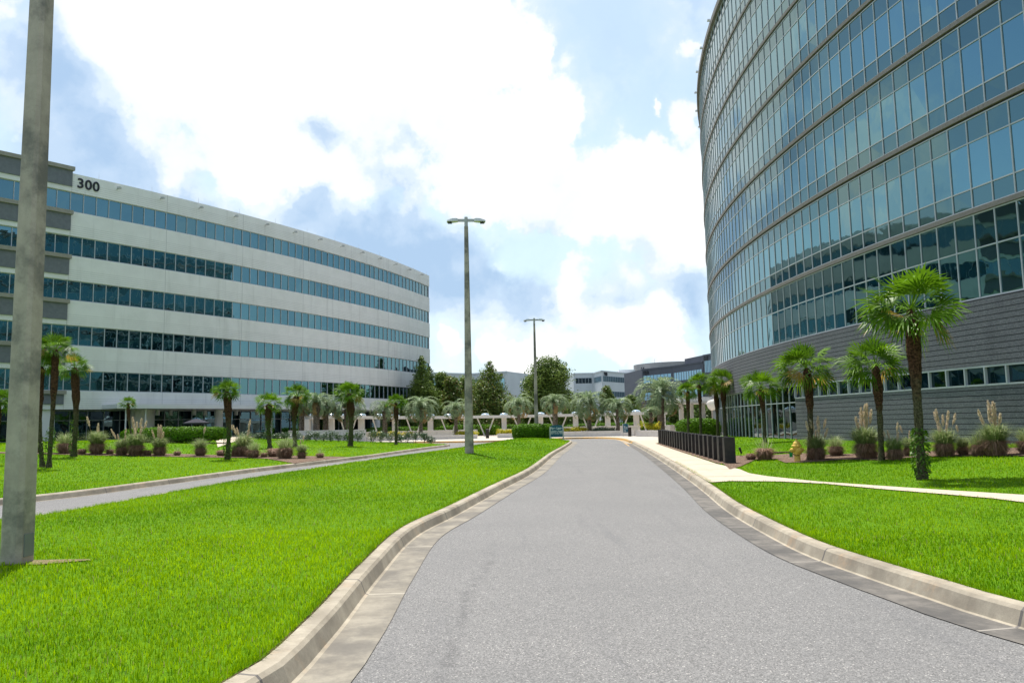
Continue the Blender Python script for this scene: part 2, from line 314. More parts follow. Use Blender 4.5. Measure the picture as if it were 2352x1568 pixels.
# ------------------------------------------------------------------ mesh helpers
def link(ob, parent=None):
    S.collection.objects.link(ob)
    if parent is not None: ob.parent = parent
    return ob
def tag(o, label=None, cat=None, group=None, kind=None):
    if label: o['label'] = label
    if cat: o['category'] = cat
    if group: o['group'] = group
    if kind: o['kind'] = kind
    return o
def empty(name, loc=(0, 0, 0), rz=0, label=None, cat=None, group=None, scale=1):
    o = bpy.data.objects.new(name, None); S.collection.objects.link(o); o.location = loc; o.rotation_euler = (0, 0, rz)
    o.scale = (scale,) * 3; o.empty_display_size = .2
    return tag(o, label, cat, group)
def add(me, name, parent=None, **kw):
    o = bpy.data.objects.new(name, me); link(o, parent); return tag(o, **kw)
def setprops(o, props):
    for k, v in props.items(): o[k] = v
class MB:
    def __init__(s): s.v = []; s.f = []; s.m = []; s.uv = []
    def face(s, pts, m=0, uv=None):
        i = len(s.v); s.v += [tuple(p) for p in pts]; s.f.append(tuple(range(i, i + len(pts)))); s.m.append(m)
        s.uv += uv if uv else [(0, 0)] * len(pts)
    def hexa(s, b, t, m=0):                    # bottom and top rings of points
        n = len(b); s.face(list(reversed(b)), m); s.face(t, m)
        for i in range(n): j = (i + 1) % n; s.face([b[i], b[j], t[j], t[i]], m)
    def box(s, c, d, m=0, rz=0, taper=1.0):
        x, y, z = d[0] / 2, d[1] / 2, d[2] / 2; cs, sn = math.cos(rz), math.sin(rz)
        def q(a, b, h, k=1): a *= k; b *= k; return (c[0] + a * cs - b * sn, c[1] + a * sn + b * cs, c[2] + h)
        s.hexa([q(-x, -y, -z), q(x, -y, -z), q(x, y, -z), q(-x, y, -z)], [q(-x, -y, z, taper), q(x, -y, z, taper), q(x, y, z, taper), q(-x, y, z, taper)], m)
    def tube(s, a, b, r0, r1=None, n=8, m=0, cap=True):
        r1 = r0 if r1 is None else r1; a = Vector(a); b = Vector(b); d = (b - a).normalized()
        u = d.cross(Vector((0, 0, 1))) if abs(d.z) < .95 else Vector((1, 0, 0)); u.normalize(); w = d.cross(u)
        A = [a + (u * math.cos(2 * math.pi * i / n) + w * math.sin(2 * math.pi * i / n)) * r0 for i in range(n)]
        B = [b + (u * math.cos(2 * math.pi * i / n) + w * math.sin(2 * math.pi * i / n)) * r1 for i in range(n)]
        for i in range(n): j = (i + 1) % n; s.face([A[j], A[i], B[i], B[j]], m)
        if cap: s.face(A, m); s.face(list(reversed(B)), m)
    def lathe(s, prof, c=(0, 0, 0), n=20, m=0, axis='Z'):
        rings = []
        for r, z in prof:
            ring = []
            for i in range(n):
                a = 2 * math.pi * i / n; p = (r * math.cos(a), r * math.sin(a), z)
                if axis == 'X': p = (p[2], p[0], p[1])
                if axis == 'Y': p = (p[1], p[2], p[0])
                ring.append((c[0] + p[0], c[1] + p[1], c[2] + p[2]))
            rings.append(ring)
        for a, b in zip(rings, rings[1:]):
            for i in range(n): j = (i + 1) % n; s.face([a[i], a[j], b[j], b[i]], m)
        s.face(list(reversed(rings[0])), m); s.face(rings[-1], m)
    def build(s, name, mats, parent=None, smooth=False, weld=False, **kw):
        me = bpy.data.meshes.new(name); me.from_pydata(s.v, [], s.f)
        if isinstance(mats, str): mats = [mats]
        for q in mats: me.materials.append(MATS[q])
        me.polygons.foreach_set('material_index', s.m)
        uvl = me.uv_layers.new(name='UVMap'); uvl.data.foreach_set('uv', np.array(s.uv, dtype=np.float32).ravel())
        if smooth or weld:
            bm = bmesh.new(); bm.from_mesh(me); bmesh.ops.remove_doubles(bm, verts=bm.verts, dist=1e-4); bm.to_mesh(me); bm.free()
        if smooth:
            me.polygons.foreach_set('use_smooth', [True] * len(me.polygons))
            try: me.set_sharp_from_angle(angle=R(40))
            except Exception: pass
        me.update(); return add(me, name, parent, **kw)
def fastmesh(name, V, F, mats, tone=None, fm=None):
    """V (n,3); F list of (k,c) arrays; tone per vertex"""
    me = bpy.data.meshes.new(name); V = np.asarray(V, dtype=np.float32)
    F = [np.asarray(f, dtype=np.int32) for f in (F if isinstance(F, list) else [F])]
    nl = sum(f.size for f in F); nf = sum(len(f) for f in F)
    me.vertices.add(len(V)); me.vertices.foreach_set('co', V.ravel())
    me.loops.add(nl); me.loops.foreach_set('vertex_index', np.concatenate([f.ravel() for f in F]))
    starts = []; k = 0
    for f in F:
        starts.append(k + np.arange(len(f)) * f.shape[1]); k += f.size
    me.polygons.add(nf); me.polygons.foreach_set('loop_start', np.concatenate(starts).astype(np.int32))
    for q in ([mats] if isinstance(mats, str) else mats): me.materials.append(MATS[q])
    if fm is not None: me.polygons.foreach_set('material_index', np.asarray(fm, dtype=np.int32))
    if tone is not None:
        a = me.attributes.new('tone', 'FLOAT', 'POINT'); a.data.foreach_set('value', np.asarray(tone, dtype=np.float32))
    me.update(calc_edges=True); me.validate(); return me
def unit(a): return a / np.maximum(np.linalg.norm(a, axis=-1, keepdims=True), 1e-9)
def cards(C, A, B, tone):                      # leaf diamonds: centre, half length, half width
    n = len(C); V = np.stack([C - A, C + B, C + A, C - B], 1).reshape(-1, 3)
    F = np.arange(4 * n).reshape(n, 4); return V, F, np.repeat(tone, 4)
def join(parts):
    V = []; F = {}; T = []; k = 0
    for v, f, t in parts:
        V.append(v); F.setdefault(f.shape[1], []).append(f + k); T.append(t); k += len(v)
    return np.concatenate(V), [np.concatenate(x) for x in F.values()], np.concatenate(T)
def randdir(n, r=rng): return unit(r.normal(size=(n, 3)))
ORD = 'first second third fourth fifth sixth seventh eighth ninth tenth eleventh twelfth thirteenth fourteenth fifteenth sixteenth seventeenth eighteenth nineteenth twentieth twenty-first'.split()
def copy_tree(o, parent=None):
    c = o.copy(); S.collection.objects.link(c)
    if parent is not None: c.parent = parent
    for ch in list(o.children): copy_tree(ch, c)
    return c

# ------------------------------------------------------------------ terrain and roads
def lerp(xs, ys, x): return float(np.interp(x, xs, ys))
KL = np.array([(-40, -6), (-30, -5.5), (-12, -4.2), (-7, -2), (-4.2, .6), (-2.5, 3.0), (-1.62, 4.9), (-1.5, 6.35), (-1.55, 8.9), (-1.53, 12.1), (-1.09, 15), (-.38, 20), (.67, 27.2), (2.0, 40), (3.2, 50), (4.35, 60)])
KR = np.array([(30, -6), (14, -3), (9, 0), (6.2, 2.5), (4.7, 4.6), (4.0, 6.4), (3.83, 7.45), (3.7, 8.5), (3.6, 9.7), (3.64, 11.2), (3.9, 14.5), (4.39, 18.2), (4.93, 22.5), (6.06, 32.3), (7.1, 42), (8.0, 51), (8.75, 58.5)])
K2 = np.array([(-40, 10), (-22, 12.5), (-15, 15.2), (-11.9, 19.4), (-10.9, 24.5), (-10.1, 30.2), (-9.0, 35.5), (-8.2, 39.5), (-7.6, 42.5), (-6.95, 47.6), (-6.2, 53.1), (-5.4, 58.0)])
M2 = np.array([(-40, 5.5), (-16, 7.5), (-11.5, 10.5), (-9.3, 14.5), (-8.9, 17), (-8.75, 19.7), (-8.4, 24.7), (-7.6, 31), (-6.8, 35.5), (-5.8, 40.4), (-4.7, 45.2), (-3.3, 53), (-2.2, 59)])
def kx(K, Y): return lerp(K[:, 1], K[:, 0], Y)
def sm(t): t = min(1, max(0, t)); return t * t * (3 - 2 * t)
def h(x, y):
    l, r, k2, m2 = kx(KL, y), kx(KR, y), kx(K2, y), kx(M2, y)
    if x > r: return .15 + .43 * sm((x - r - 1.5) / 11)
    if x < k2 and y < 80: return .15 + .8 * sm((k2 - x - .5) / 26) * (1 if y < 60 else 1)
    if m2 < x < l and y > 4:
        s = (x - m2) / max(.5, l - m2); return .15 + (.10 * sm((y - 4) / 12) + .20 * sm((y - 15) / 45)) * 4 * s * (1 - s)
    return .15
def PT(x, y, it=12):
    z = .15
    for _ in range(it):
        a, b = P(x, y, z); z = .5 * z + .5 * h(a, b)
    a, b = P(x, y, z); return a, b, h(a, b)
def inside(poly, x, y):
    p = np.asarray(poly, float)[:, :2]; c = np.zeros(x.shape, bool); j = len(p) - 1
    for i in range(len(p)):
        xi, yi = p[i]; xj, yj = p[j]
        m = ((yi > y) != (yj > y))
        c ^= m & (x < (xj - xi) * (y - yi) / ((yj - yi) if yj != yi else 1e-9) + xi); j = i
    return c
def densify(poly, step):
    out = []
    for i in range(len(poly)):
        a = np.array(poly[i][:2], float); b = np.array(poly[(i + 1) % len(poly)][:2], float)
        n = max(1, int(np.linalg.norm(b - a) / step)); out += [tuple(a + (b - a) * k / n) for k in range(n)]
    return out
def patch(name, poly, mat, step=1.0, dz=0.0, hf=h, skirt=0, kind='structure', **kw):
    b = densify(poly, step); p = np.array(b); x0, y0 = p.min(0); x1, y1 = p.max(0)
    gx, gy = np.meshgrid(np.arange(x0 + step / 2, x1, step), np.arange(y0 + step / 2, y1, step)); gx = gx.ravel(); gy = gy.ravel()
    k = inside(b, gx, gy); pts = [Vector(q) for q in b] + [Vector((x, y)) for x, y in zip(gx[k], gy[k])]
    n = len(b); vs, es, fs, *_ = geometry.delaunay_2d_cdt(pts, [(i, (i + 1) % n) for i in range(n)], [], 1, 1e-4)
    V = [(v.x, v.y, hf(v.x, v.y) + dz) for v in vs]; F = [tuple(f) for f in fs]
    if skirt:
        m = len(V); V += [(v[0], v[1], v[2] - skirt) for v in V[:n]]
        for i in range(n): j = (i + 1) % n; F.append((i, j, m + j, m + i)) if i < n else None
    me = bpy.data.meshes.new(name); me.from_pydata(V, [], F); me.materials.append(MATS[mat])
    me.polygons.foreach_set('use_smooth', [True] * len(me.polygons)); me.update()
    return add(me, name, kind=kind, **kw)
flat = lambda z: (lambda x, y: z)
def spline(pts, step=.4):
    p = [np.array(q, float) for q in pts]; p = [2 * p[0] - p[1]] + p + [2 * p[-1] - p[-2]]; out = []
    for i in range(1, len(p) - 2):
        n = max(2, int(np.linalg.norm(p[i + 1] - p[i]) / step))
        for k in range(n):
            t = k / n; a, b, c, d = p[i - 1], p[i], p[i + 1], p[i + 2]
            out.append(.5 * (2 * b + (c - a) * t + (2 * a - 5 * b + 4 * c - d) * t * t + (3 * b - a - 3 * c + d) * t ** 3))
    out.append(p[-2]); return np.array(out)
def offset(L, d):                              # positive d: to the left of travel
    t = np.gradient(L, axis=0); t = unit(t); nrm = np.stack([-t[:, 1], t[:, 0]], 1); return L + nrm * d
def sweep(name, L, prof, mats, fm, label=None, parent=None, kind='structure'):
    seg = np.r_[0, np.cumsum(np.linalg.norm(np.diff(L, axis=0), axis=1))]
    mb = MB(); rails = [(offset(L, o), z) for o, z in prof]
    for j in range(len(prof) - 1):
        (A, za), (B, zb) = rails[j], rails[j + 1]
        for i in range(len(L) - 1):
            u0, u1 = seg[i], seg[i + 1]
            mb.face([(*A[i], za), (*A[i + 1], za), (*B[i + 1], zb), (*B[i], zb)], fm[j], [(u0, j), (u1, j), (u1, j + 1), (u0, j + 1)])
    return mb.build(name, mats, parent, weld=True, kind=kind)
# nose of the planted island and plaza edge
lk = spline(KL); rk = spline(KR)
NOSE = [(4.35, 60), (4.75, 64), (4.75, 67), (4.0, 69.3), (2.6, 69.8), (1.0, 67.5), (-.5, 64.2), (-1.6, 61), (-2.3, 58.5)]
island = np.vstack([spline(KL.tolist() + NOSE[1:]), spline(M2[::-1][1:].tolist())])
k2line = spline(K2.tolist() + [(-5.0, 60.2), (-5.1, 62.0), (-6.2, 64), (-8.5, 67.5), (-12, 70.5), (-17, 72.5), (-30, 74), (-34, 74)])
plaza = spline([(-34, 82), (-20, 78), (-12, 75), (-7, 72.8), (-3, 71.6), (0, 72.8), (3, 76), (6.0, 78.2), (8.2, 77.6), (9.3, 74), (9.5, 69), (9.1, 63), (8.75, 58.5)])
# asphalt sheet, ground sheet
big_ = 900
gme = MB(); gme.face([(-big_, -60, -.06), (big_, -60, -.06), (big_, 1500, -.06), (-big_, 1500, -.06)]); gme.build('ground', 'lawn_far', kind='structure')
road_poly = [(-70, -20), (40, -20), (40, 2), (13, 2)] + [(x, y) for x, y in KR[5:]] + [(9.5, 66), (9.4, 79), (-2, 79), (-34, 84), (-70, 84)]
patch('road', road_poly, 'asphalt', 6, hf=flat(0.0))
G3 = [0, 0, 1, 1, 1]
# profile: offset from the face line towards the lawn, height
def kerb(name, L, side, gut, flipg=True, top=.15, mats=None):
    s = side
    pr = [(-.40 * s, .008), (-.03 * s, .004), (0, .012), (.045 * s, top - .022), (.075 * s, top + .004), (.20 * s, top + .008), (.215 * s, top - .06)]
    return sweep(name, L, pr, mats or [gut, 'kerb_concrete'], [0, 1, 1, 1, 1, 1])
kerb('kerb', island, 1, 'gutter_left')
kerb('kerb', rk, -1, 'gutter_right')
sweep('kerb', k2line, [(-.012, .002), (0, .012), (.045, .128), (.075, .154), (.20, .158), (.215, .09)], ['kerb_concrete'], [0] * 5)
kerb('kerb', plaza[:len(plaza) * 2 // 5], 1, 'kerb_concrete')
kerb('kerb', plaza[len(plaza) * 2 // 5 - 1:], 1, 'kerb_concrete', mats=['kerb_concrete', 'yellow_paint'])
for a, b in ([(1425, 1010), (1446, 1024)], [(1440, 1010), (1463, 1024)]):
    p, q = P(a[0], a[1]), P(b[0], b[1]); mb = MB(); w = .07
    mb.face([(p[0] - w, p[1], .006), (q[0] - w, q[1], .006), (q[0] + w, q[1], .006), (p[0] + w, p[1], .006)]); mb.build('road_marking', 'yellow_paint', kind='structure')
# planted island lawn
isl_poly = [tuple(q) for q in offset(island, .21)[::2]]
patch('lawn', isl_poly, 'lawn_soil', .9, dz=-.01)
# right-hand ground: from kerb to the tower
rk_in = offset(rk, -.21)
right_poly = [tuple(q) for q in rk_in[::2]] + [(9.4, 60), (20, 62), (20, 47), (19.5, 30), (24, 16), (40, 8), (40, -6)]
patch('lawn', right_poly, 'lawn_soil', 1.2, dz=-.01)
# left-hand lawn
k2_in = offset(k2line, .21)
left_poly = [tuple(q) for q in k2_in[::3]] + [(-44, 66), (-60, 50), (-60, 10)]
patch('lawn', left_poly, 'lawn_soil', 1.5, dz=-.01)
# plaza paving
pl_in = offset(plaza, .21)
plaza_poly = [tuple(q) for q in pl_in[::3]] + [(9.4, 60), (30, 60), (30, 112), (-34, 112)]
patch('plaza', plaza_poly, 'plaza_concrete', 5, hf=flat(.15))
def TP(*pts): return [PT(*p)[:2] for p in pts]
# sidewalk beside the kerb and the path that leaves it
sw_in = [(x, y) for x, y in offset(rk, -.21) if 19.6 < y < 60]
bol0, bol1 = np.array(P(1676, 1064, .15)), np.array(P(1519, 1018, .15))
sw = sw_in + [(8.9, 61.5), (12.5, 61.5), tuple(bol1 + [-.40, 0]), tuple(bol0 + [-.5, -.2])] + TP((1700, 1078), (1721, 1087), (1764, 1094), (1879, 1106), (1993, 1114), (2125, 1123), (2351, 1137), (2800, 1165), (2800, 1195), (2351, 1154), (2280, 1145), (2165, 1135), (2021, 1123), (1893, 1111), (1793, 1106), (1678, 1105), (1632, 1108))
sidewalk_poly = sw
patch('sidewalk', sw, 'sidewalk_concrete', 1.0, dz=.012)
# joints in the sidewalk as thin recessed dark strips
mb = MB()
for i in range(12):
    y = 21.2 + i * 2.9; xl = kx(KR, y) + .24; xr = float(np.interp(y, [19, bol0[1], bol1[1]], [6.2, bol0[0] - .5, bol1[0] - .45]))
    mb.face([(xl, y, h(xl, y) + .017), (xr, y + .12, h(xr, y) + .017), (xr, y + .15, h(xr, y) + .017), (xl, y + .03, h(xl, y) + .017)])
mb.build('pavement_joint', 'mulch', kind='structure')
mulch_r = TP((1662, 1066), (1676, 1078), (1700, 1072), (1735, 1056), (1778, 1054), (1804, 1063), (1855, 1062), (1936, 1056), (2022, 1057), (2079, 1052), (2136, 1049), (2351, 1047.5), (2700, 1050), (2700, 1020), (2351, 1027.5), (2308, 1030), (2136, 1037), (2033, 1039), (1964, 1042), (1901, 1044.5), (1838, 1041), (1778, 1045), (1678, 1047)) + [tuple(bol1 + [.7, 0]), tuple(bol1 + [-.4, 0]), tuple(bol0 + [-.42, 0])]
patch('mulch_bed', mulch_r, 'mulch', .8, dz=.02)
mulch_l = TP((-60, 1040), (80, 1042.5), (234, 1046.3), (398, 1049), (551, 1051.4), (611, 1053.4), (640, 1058), (676, 1064.6), (739, 1056.8), (800, 1049.5), (748, 1048.5), (680, 1046.5), (611, 1046), (502, 1045), (398, 1042), (164, 1040.5), (80, 1039.5), (-60, 1037))
patch('mulch_bed', mulch_l, 'mulch', 1.2, dz=.02)
ramp_p = TP((808, 1049.3), (850, 1048.2), (838, 1045), (815, 1045))
path_l = TP((500, 1027), (600, 1014), (600, 1008), (520, 1009), (492, 1018))
patch('path', path_l, 'sidewalk_concrete', 1, dz=.02)

# ------------------------------------------------------------------ grass blades
def hvec(x, y):
    l = np.interp(y, KL[:, 1], KL[:, 0]); r = np.interp(y, KR[:, 1], KR[:, 0]); k2 = np.interp(y, K2[:, 1], K2[:, 0]); m2 = np.interp(y, M2[:, 1], M2[:, 0])
    s5 = lambda t: (lambda q: q * q * (3 - 2 * q))(np.clip(t, 0, 1))
    z = np.full(x.shape, .15)
    z = np.where(x > r, .15 + .43 * s5((x - r - 1.5) / 11), z)
    z = np.where((x < k2) & (y < 80), .15 + .8 * s5((k2 - x - .5) / 26), z)
    s = (x - m2) / np.maximum(.5, l - m2); return np.where((x > m2) & (x < l) & (y > 4), .15 + (.10 * s5((y - 4) / 12) + .20 * s5((y - 15) / 45)) * 4 * s * (1 - s), z)
def scatter(poly, holes, dens, dmin, dmax):
    p = np.array(poly); x0, y0 = p.min(0); x1, y1 = p.max(0)
    x0 = max(x0, -dmax); x1 = min(x1, dmax); y0 = max(y0, 1.0); y1 = min(y1, dmax)
    if x1 <= x0 or y1 <= y0: return np.zeros(0), np.zeros(0)
    n = int((x1 - x0) * (y1 - y0) * dens); x = rng.uniform(x0, x1, n); y = rng.uniform(y0, y1, n)
    d = np.hypot(x, y); k = (d >= dmin) & (d < dmax) & (np.abs(x) < y * .78 + 2.2) & (y > 2.2); x, y = x[k], y[k]
    k = inside(poly, x, y)
    for hp in holes: k &= ~inside(hp, x, y)
    return x[k], y[k]
def grass(poly, holes, name='grass'):
    parts = []
    bands = [(2.2, 5.5, 4200, .0052, .046), (5.5, 8, 2500, .0066, .048), (8, 12, 1350, .009, .05), (12, 18, 700, .0125, .052), (18, 28, 300, .019, .055), (28, 45, 120, .03, .06), (45, 75, 45, .05, .065)]
    for d0, d1, dens, w, hh in bands:
        x, y = scatter(poly, holes, dens, d0, d1); n = len(x)
        if not n: continue
        z = hvec(x, y) - .014
        patchy = .5 + .5 * np.sin(x * 1.7 + np.sin(y * 1.3) * 1.5) * np.sin(y * .9 + np.cos(x * .8) * 2)
        H = hh * rng.uniform(.5, 1.3, n) * (.85 + .3 * patchy); a = rng.uniform(0, 2 * np.pi, n); lean = rng.normal(0, .38, n) * H
        C = np.stack([x, y, z], 1); wd = np.stack([np.cos(a), np.sin(a), 0 * a], 1) * (w * rng.uniform(.6, 1.3, n) / 2)[:, None]
        la = a + np.pi / 2 + rng.normal(0, .5, n); L = np.stack([np.cos(la), np.sin(la), 0 * a], 1) * lean[:, None]
        up = np.zeros((n, 3)); up[:, 2] = H
        tone = np.clip(.45 + .30 * rng.normal(size=n) + .25 * (patchy - .5), 0, 1)
        tone = tone + .18 * np.sin(x * 1.1 + 3 * np.sin(y * .63)) * np.sin(y * 1.4 - np.cos(x * .9) * 2) + .42 * np.sin(x * .31 + 2 * np.sin(y * .17)) * np.sin(y * .23 + np.sin(x * .4)); tone = np.clip(tone, 0, 1); dry = rng.random(n) < .03 + .05 * (np.sin(x * 2.3 + y) * np.sin(y * 1.7 - x * .6) > .75); tone = np.where(dry, 2.0, tone)
        if d1 <= 12:
            V = np.stack([C - wd, C + wd, C + wd * .8 + L * .35 + up * .6, C - wd * .8 + L * .35 + up * .6, C + L * 1.15 + up], 1).reshape(-1, 3)
            b = np.arange(n) * 5; Q = np.stack([b, b + 1, b + 2, b + 3], 1); T = np.stack([b + 3, b + 2, b + 4], 1)
            parts.append((V, Q, np.repeat(tone, 5)));
            parts.append((np.zeros((0, 3)), T - len(V), np.zeros(0)))
        else:
            V = np.stack([C - wd, C + wd, C + L + up], 1).reshape(-1, 3); parts.append((V, np.arange(3 * n).reshape(n, 3), np.repeat(tone, 3)))
    V, F, T = join(parts); me = fastmesh(name, V, F, 'grass_blade', T)
    return add(me, name, kind='stuff')
pole_spot = Vector((-5.72, 9.34, .15))
bare = [(pole_spot.x + dx, pole_spot.y + dy) for dx, dy in ((-.22, -.10), (.25, -.12), (.42, -.02), (.70, .10), (.62, .18), (.3, .18), (-.22, .16))]
gi = [tuple(q) for q in offset(island, .22)[::2]]; gr = [tuple(q) for q in offset(rk, -.22)[::2]] + right_poly[len(rk_in[::2]):]
sweep('soil_edge', island, [(.205, .150), (.235, .150)], ['bark_dark'], [0]); sweep('soil_edge', rk, [(-.205, .150), (-.235, .150)], ['bark_dark'], [0])
def edge_tufts(L, side):
    d = np.hypot(L[:, 0], L[:, 1]); idx = np.where((d < 30) & (L[:, 1] > 3.5))[0]; parts = []
    t = unit(np.gradient(L, axis=0)); nr = np.stack([-t[:, 1], t[:, 0]], 1) * side
    for i in idx[:-1]:
        if i + 1 not in idx: continue
        n = int(230 * min(1, 9 / d[i])); f = rng.random(n)[:, None]; o = rng.uniform(.20, .31, n)[:, None]
        p = L[i] * (1 - f) + L[i + 1] * f + nr[i] * o; hh = rng.uniform(.03, .085, n) * (.5 + .8 * np.abs(np.sin(i * .9 + f[:, 0] * 3))); w = .0055 * max(1, d[i] / 8)
        C = np.c_[p, np.full(n, .145)]; out = -np.r_[nr[i], 0] * rng.uniform(-.2, .75, n)[:, None] * hh[:, None] + rng.normal(0, .018, (n, 3)) * [1, 1, 0]; up = np.zeros((n, 3)); up[:, 2] = hh * .85
        wd = np.r_[t[i], 0] * w * rng.uniform(.6, 1.2, n)[:, None] / 2
        V = np.stack([C - wd, C + wd, C + out + up], 1).reshape(-1, 3); parts.append((V, np.arange(3 * n).reshape(n, 3), np.repeat(np.clip(rng.normal(.35, .3, n), 0, 1), 3)))
    V, F, T = join(parts); add(fastmesh('grass_edge', V, F, 'grass_blade', T), 'grass_edge', kind='stuff')
edge_tufts(island, 1); edge_tufts(rk, -1)
grass(gi, [bare])
tag(patch('bare_soil', bare, 'dry_thatch', .3, dz=.004), kind='structure')
grass(gr, [sidewalk_poly, mulch_r]); grass(left_poly, [mulch_l, path_l])

# ------------------------------------------------------------------ curved buildings
class Arc:
    def __init__(s, cx, cy, r, fn): s.cx, s.cy, s.r, s.fn = cx, cy, r, fn
    def p(s, t, o, z): x, y = s.fn(t, o); return (x, y, z)
def tower_fn(t, o): r = 101 + o; a = t / 101; return 117 - r * math.cos(a), 50 + r * math.sin(a)
T0 = -math.atan2(92.27, 115.44)
def office_fn(t, o): r = 147.9 + o; a = T0 + t / 147.9; return -155.84 + r * math.cos(a), 162.27 + r * math.sin(a)
def band(mb, fn, t0, t1, o0, o1, z0, z1, m=0, step=2.0):
    """a curved bar between two distances along the facade"""
    n = max(1, int(abs(t1 - t0) / step)); ts = [t0 + (t1 - t0) * i / n for i in range(n + 1)]
    q = lambda t, o, z: (*fn(t, o), z)
    for a, b in zip(ts, ts[1:]):
        H = z1 - z0
        mb.face([q(a, o1, z0), q(b, o1, z0), q(b, o1, z1), q(a, o1, z1)], m, [(a, 0), (b, 0), (b, H), (a, H)])
        mb.face([q(a, o1, z1), q(b, o1, z1), q(b, o0, z1), q(a, o0, z1)], m, [(a, H)] * 4)
        mb.face([q(a, o0, z0), q(b, o0, z0), q(b, o1, z0), q(a, o1, z0)], m, [(a, 5)] * 4)
    for t in (t0, t1): mb.face([q(t, o0, z0), q(t, o1, z0), q(t, o1, z1), q(t, o0, z1)], m, [(t, 5)] * 4)
def pane(fn, t0, t1, z0, z1, o, g=.02, jit=.004):
    r = lambda: random.uniform(-jit, jit)
    return [(*fn(t0 + g, o + r()), z0), (*fn(t1 - g, o + r()), z0), (*fn(t1 - g, o + r()), z1), (*fn(t0 + g, o + r()), z1)]
def area(pts):
    q = [proj(*p) for p in pts]; xs = [min(max(a[0], 0), 2352) for a in q]; ys = [min(max(a[1], 0), 1568) for a in q]
    return abs(sum(xs[i] * ys[(i + 1) % len(q)] - xs[(i + 1) % len(q)] * ys[i] for i in range(len(q)))) / 2
def place_windows(items, parent, mats, name='window'):
    """items: list of lists of (points, material); the hundred that show largest are parts of their own, the rest one part"""
    items = sorted(items, key=lambda it: -sum(area(p) for p, m in it))
    for it in items[:100]:
        mb = MB()
        for p, m in it: mb.face(p, m)
        off(mb.build(name, mats, parent), parent)
    if len(items) > 100:
        mb = MB()
        for it in items[100:]:
            for p, m in it: mb.face(p, m)
        off(mb.build('window_field', mats, parent, kind='stuff'), parent)
def text_mesh(txt, size, depth=.04, bold=.02, align='LEFT'):
    cu = bpy.data.curves.new('lettering', 'FONT'); cu.body = txt; cu.size = size; cu.extrude = depth; cu.offset = bold; cu.align_x = align
    cu.space_character = 1.08
    ob = bpy.data.objects.new('lettering', cu); S.collection.objects.link(ob)
    me = bpy.data.meshes.new_from_object(ob.evaluated_get(bpy.context.evaluated_depsgraph_get())); bpy.data.objects.remove(ob); bpy.data.curves.remove(cu)
    return me
def lettering(txt, size, p0, right, up, mat, parent, name='lettering', depth=.04, bold=.02, align='LEFT'):
    me = text_mesh(txt, size, depth, bold, align); me.materials.clear(); me.materials.append(MATS[mat])
    o = add(me, name, parent); r = Vector(right).normalized(); u = Vector(up).normalized(); n = r.cross(u)
    m = Matrix.Identity(4)
    for i, c in enumerate((r, u, n)):
        for k in range(3): m[k][i] = c[k]
    o.matrix_parent_inverse = Matrix.Identity(4)
    base = parent.matrix_basis.inverted() if parent is not None else Matrix.Identity(4)
    o.matrix_basis = base @ (Matrix.Translation(p0) @ m); return o

# --- glass tower on the right
tw = empty('office_building', (30, 50, 0), 0, 'tall curved blue glass tower on a dark grey coursed stone base', 'building')
def off(o, root):                              # parts are built in world coordinates: shift them under their root
    o.matrix_parent_inverse = root.matrix_basis.inverted(); return o
TA, TB = -39.4, 40.6
mb = MB()
arc = [tower_fn(TA + (TB - TA) * i / 60, -.16) for i in range(61)]
foot = arc + [(48, arc[-1][1] + 2), (48, arc[0][1] - 1)]
mb.hexa([(x, y, 0) for x, y in foot], [(x, y, 32.4) for x, y in foot]); off(mb.build('core_wall', 'dark_interior', tw), tw)
SB = -5.4
mb = MB(); band(mb, tower_fn, TA, SB, -.1, .10, -.1, 2.74); off(mb.build('lower_stone_wall', 'coursed_stone', tw), tw)
mb = MB(); band(mb, tower_fn, TA, TB, -.1, .12, 3.52, 6.06); off(mb.build('upper_stone_wall', 'coursed_stone', tw), tw)
ledz = [9.42 + 3.85 * i for i in range(6)]
for z in ledz:
    mb = MB(); band(mb, tower_fn, TA, TB, -.1, .10, z, z + .19, step=1.0); off(mb.build('ledge', 'ledge_stone', tw), tw)
mb = MB(); band(mb, tower_fn, TA, TB, -.2, .24, 32.5, 32.95, step=1.0); off(mb.build('roof_parapet', 'ledge_stone', tw), tw)
for i in range(14):
    t = TA + 16 + i * 4.6; x, y = tower_fn(t, .35); mb = MB(); mb.tube((x, y, 33.0), (*tower_fn(t, .05), 33.0), .03); mb.box((x, y, 33.0), (.2, .2, .14)); off(mb.build('roof_lamp', 'white_paint', tw), tw)
bays = [TA + i for i in range(80)]
def frame(name, fn, ts, zs, o0, o1, w=.065, root=None, mat='aluminium', t_ends=None):
    mb = MB(); a, b = (ts[0], ts[-1]) if t_ends is None else t_ends
    for z in zs: band(mb, fn, a, b, o0, o1, z - w / 2, z + w / 2, step=1.0)
    for t in ts:
        q = lambda tt, o, z: (*fn(tt, o), z); z0, z1 = zs[0] + w / 2, zs[-1] - w / 2; e = w / 2 * .85; oo = o1 + .008
        mb.face([q(t - e, oo, z0), q(t + e, oo, z0), q(t + e, oo, z1), q(t - e, oo, z1)])
        mb.face([q(t - e, o0, z0), q(t - e, oo, z0), q(t - e, oo, z1), q(t - e, o0, z1)])
        mb.face([q(t + e, oo, z0), q(t + e, o0, z0), q(t + e, o0, z1), q(t + e, oo, z1)])
    return off(mb.build(name, mat, root), root)
items = []
ts = bays + [bays[-1] + 1]
rows = [(6.10, 8.05, 0), (8.05, 9.40, 1)]
frame('window_frame', tower_fn, ts, [6.12, 8.05, 9.38], -.02, .03, w=.055, root=tw)
for t in bays: items.append([(pane(tower_fn, t, t + 1, a, b, .0), m) for a, b, m in rows])
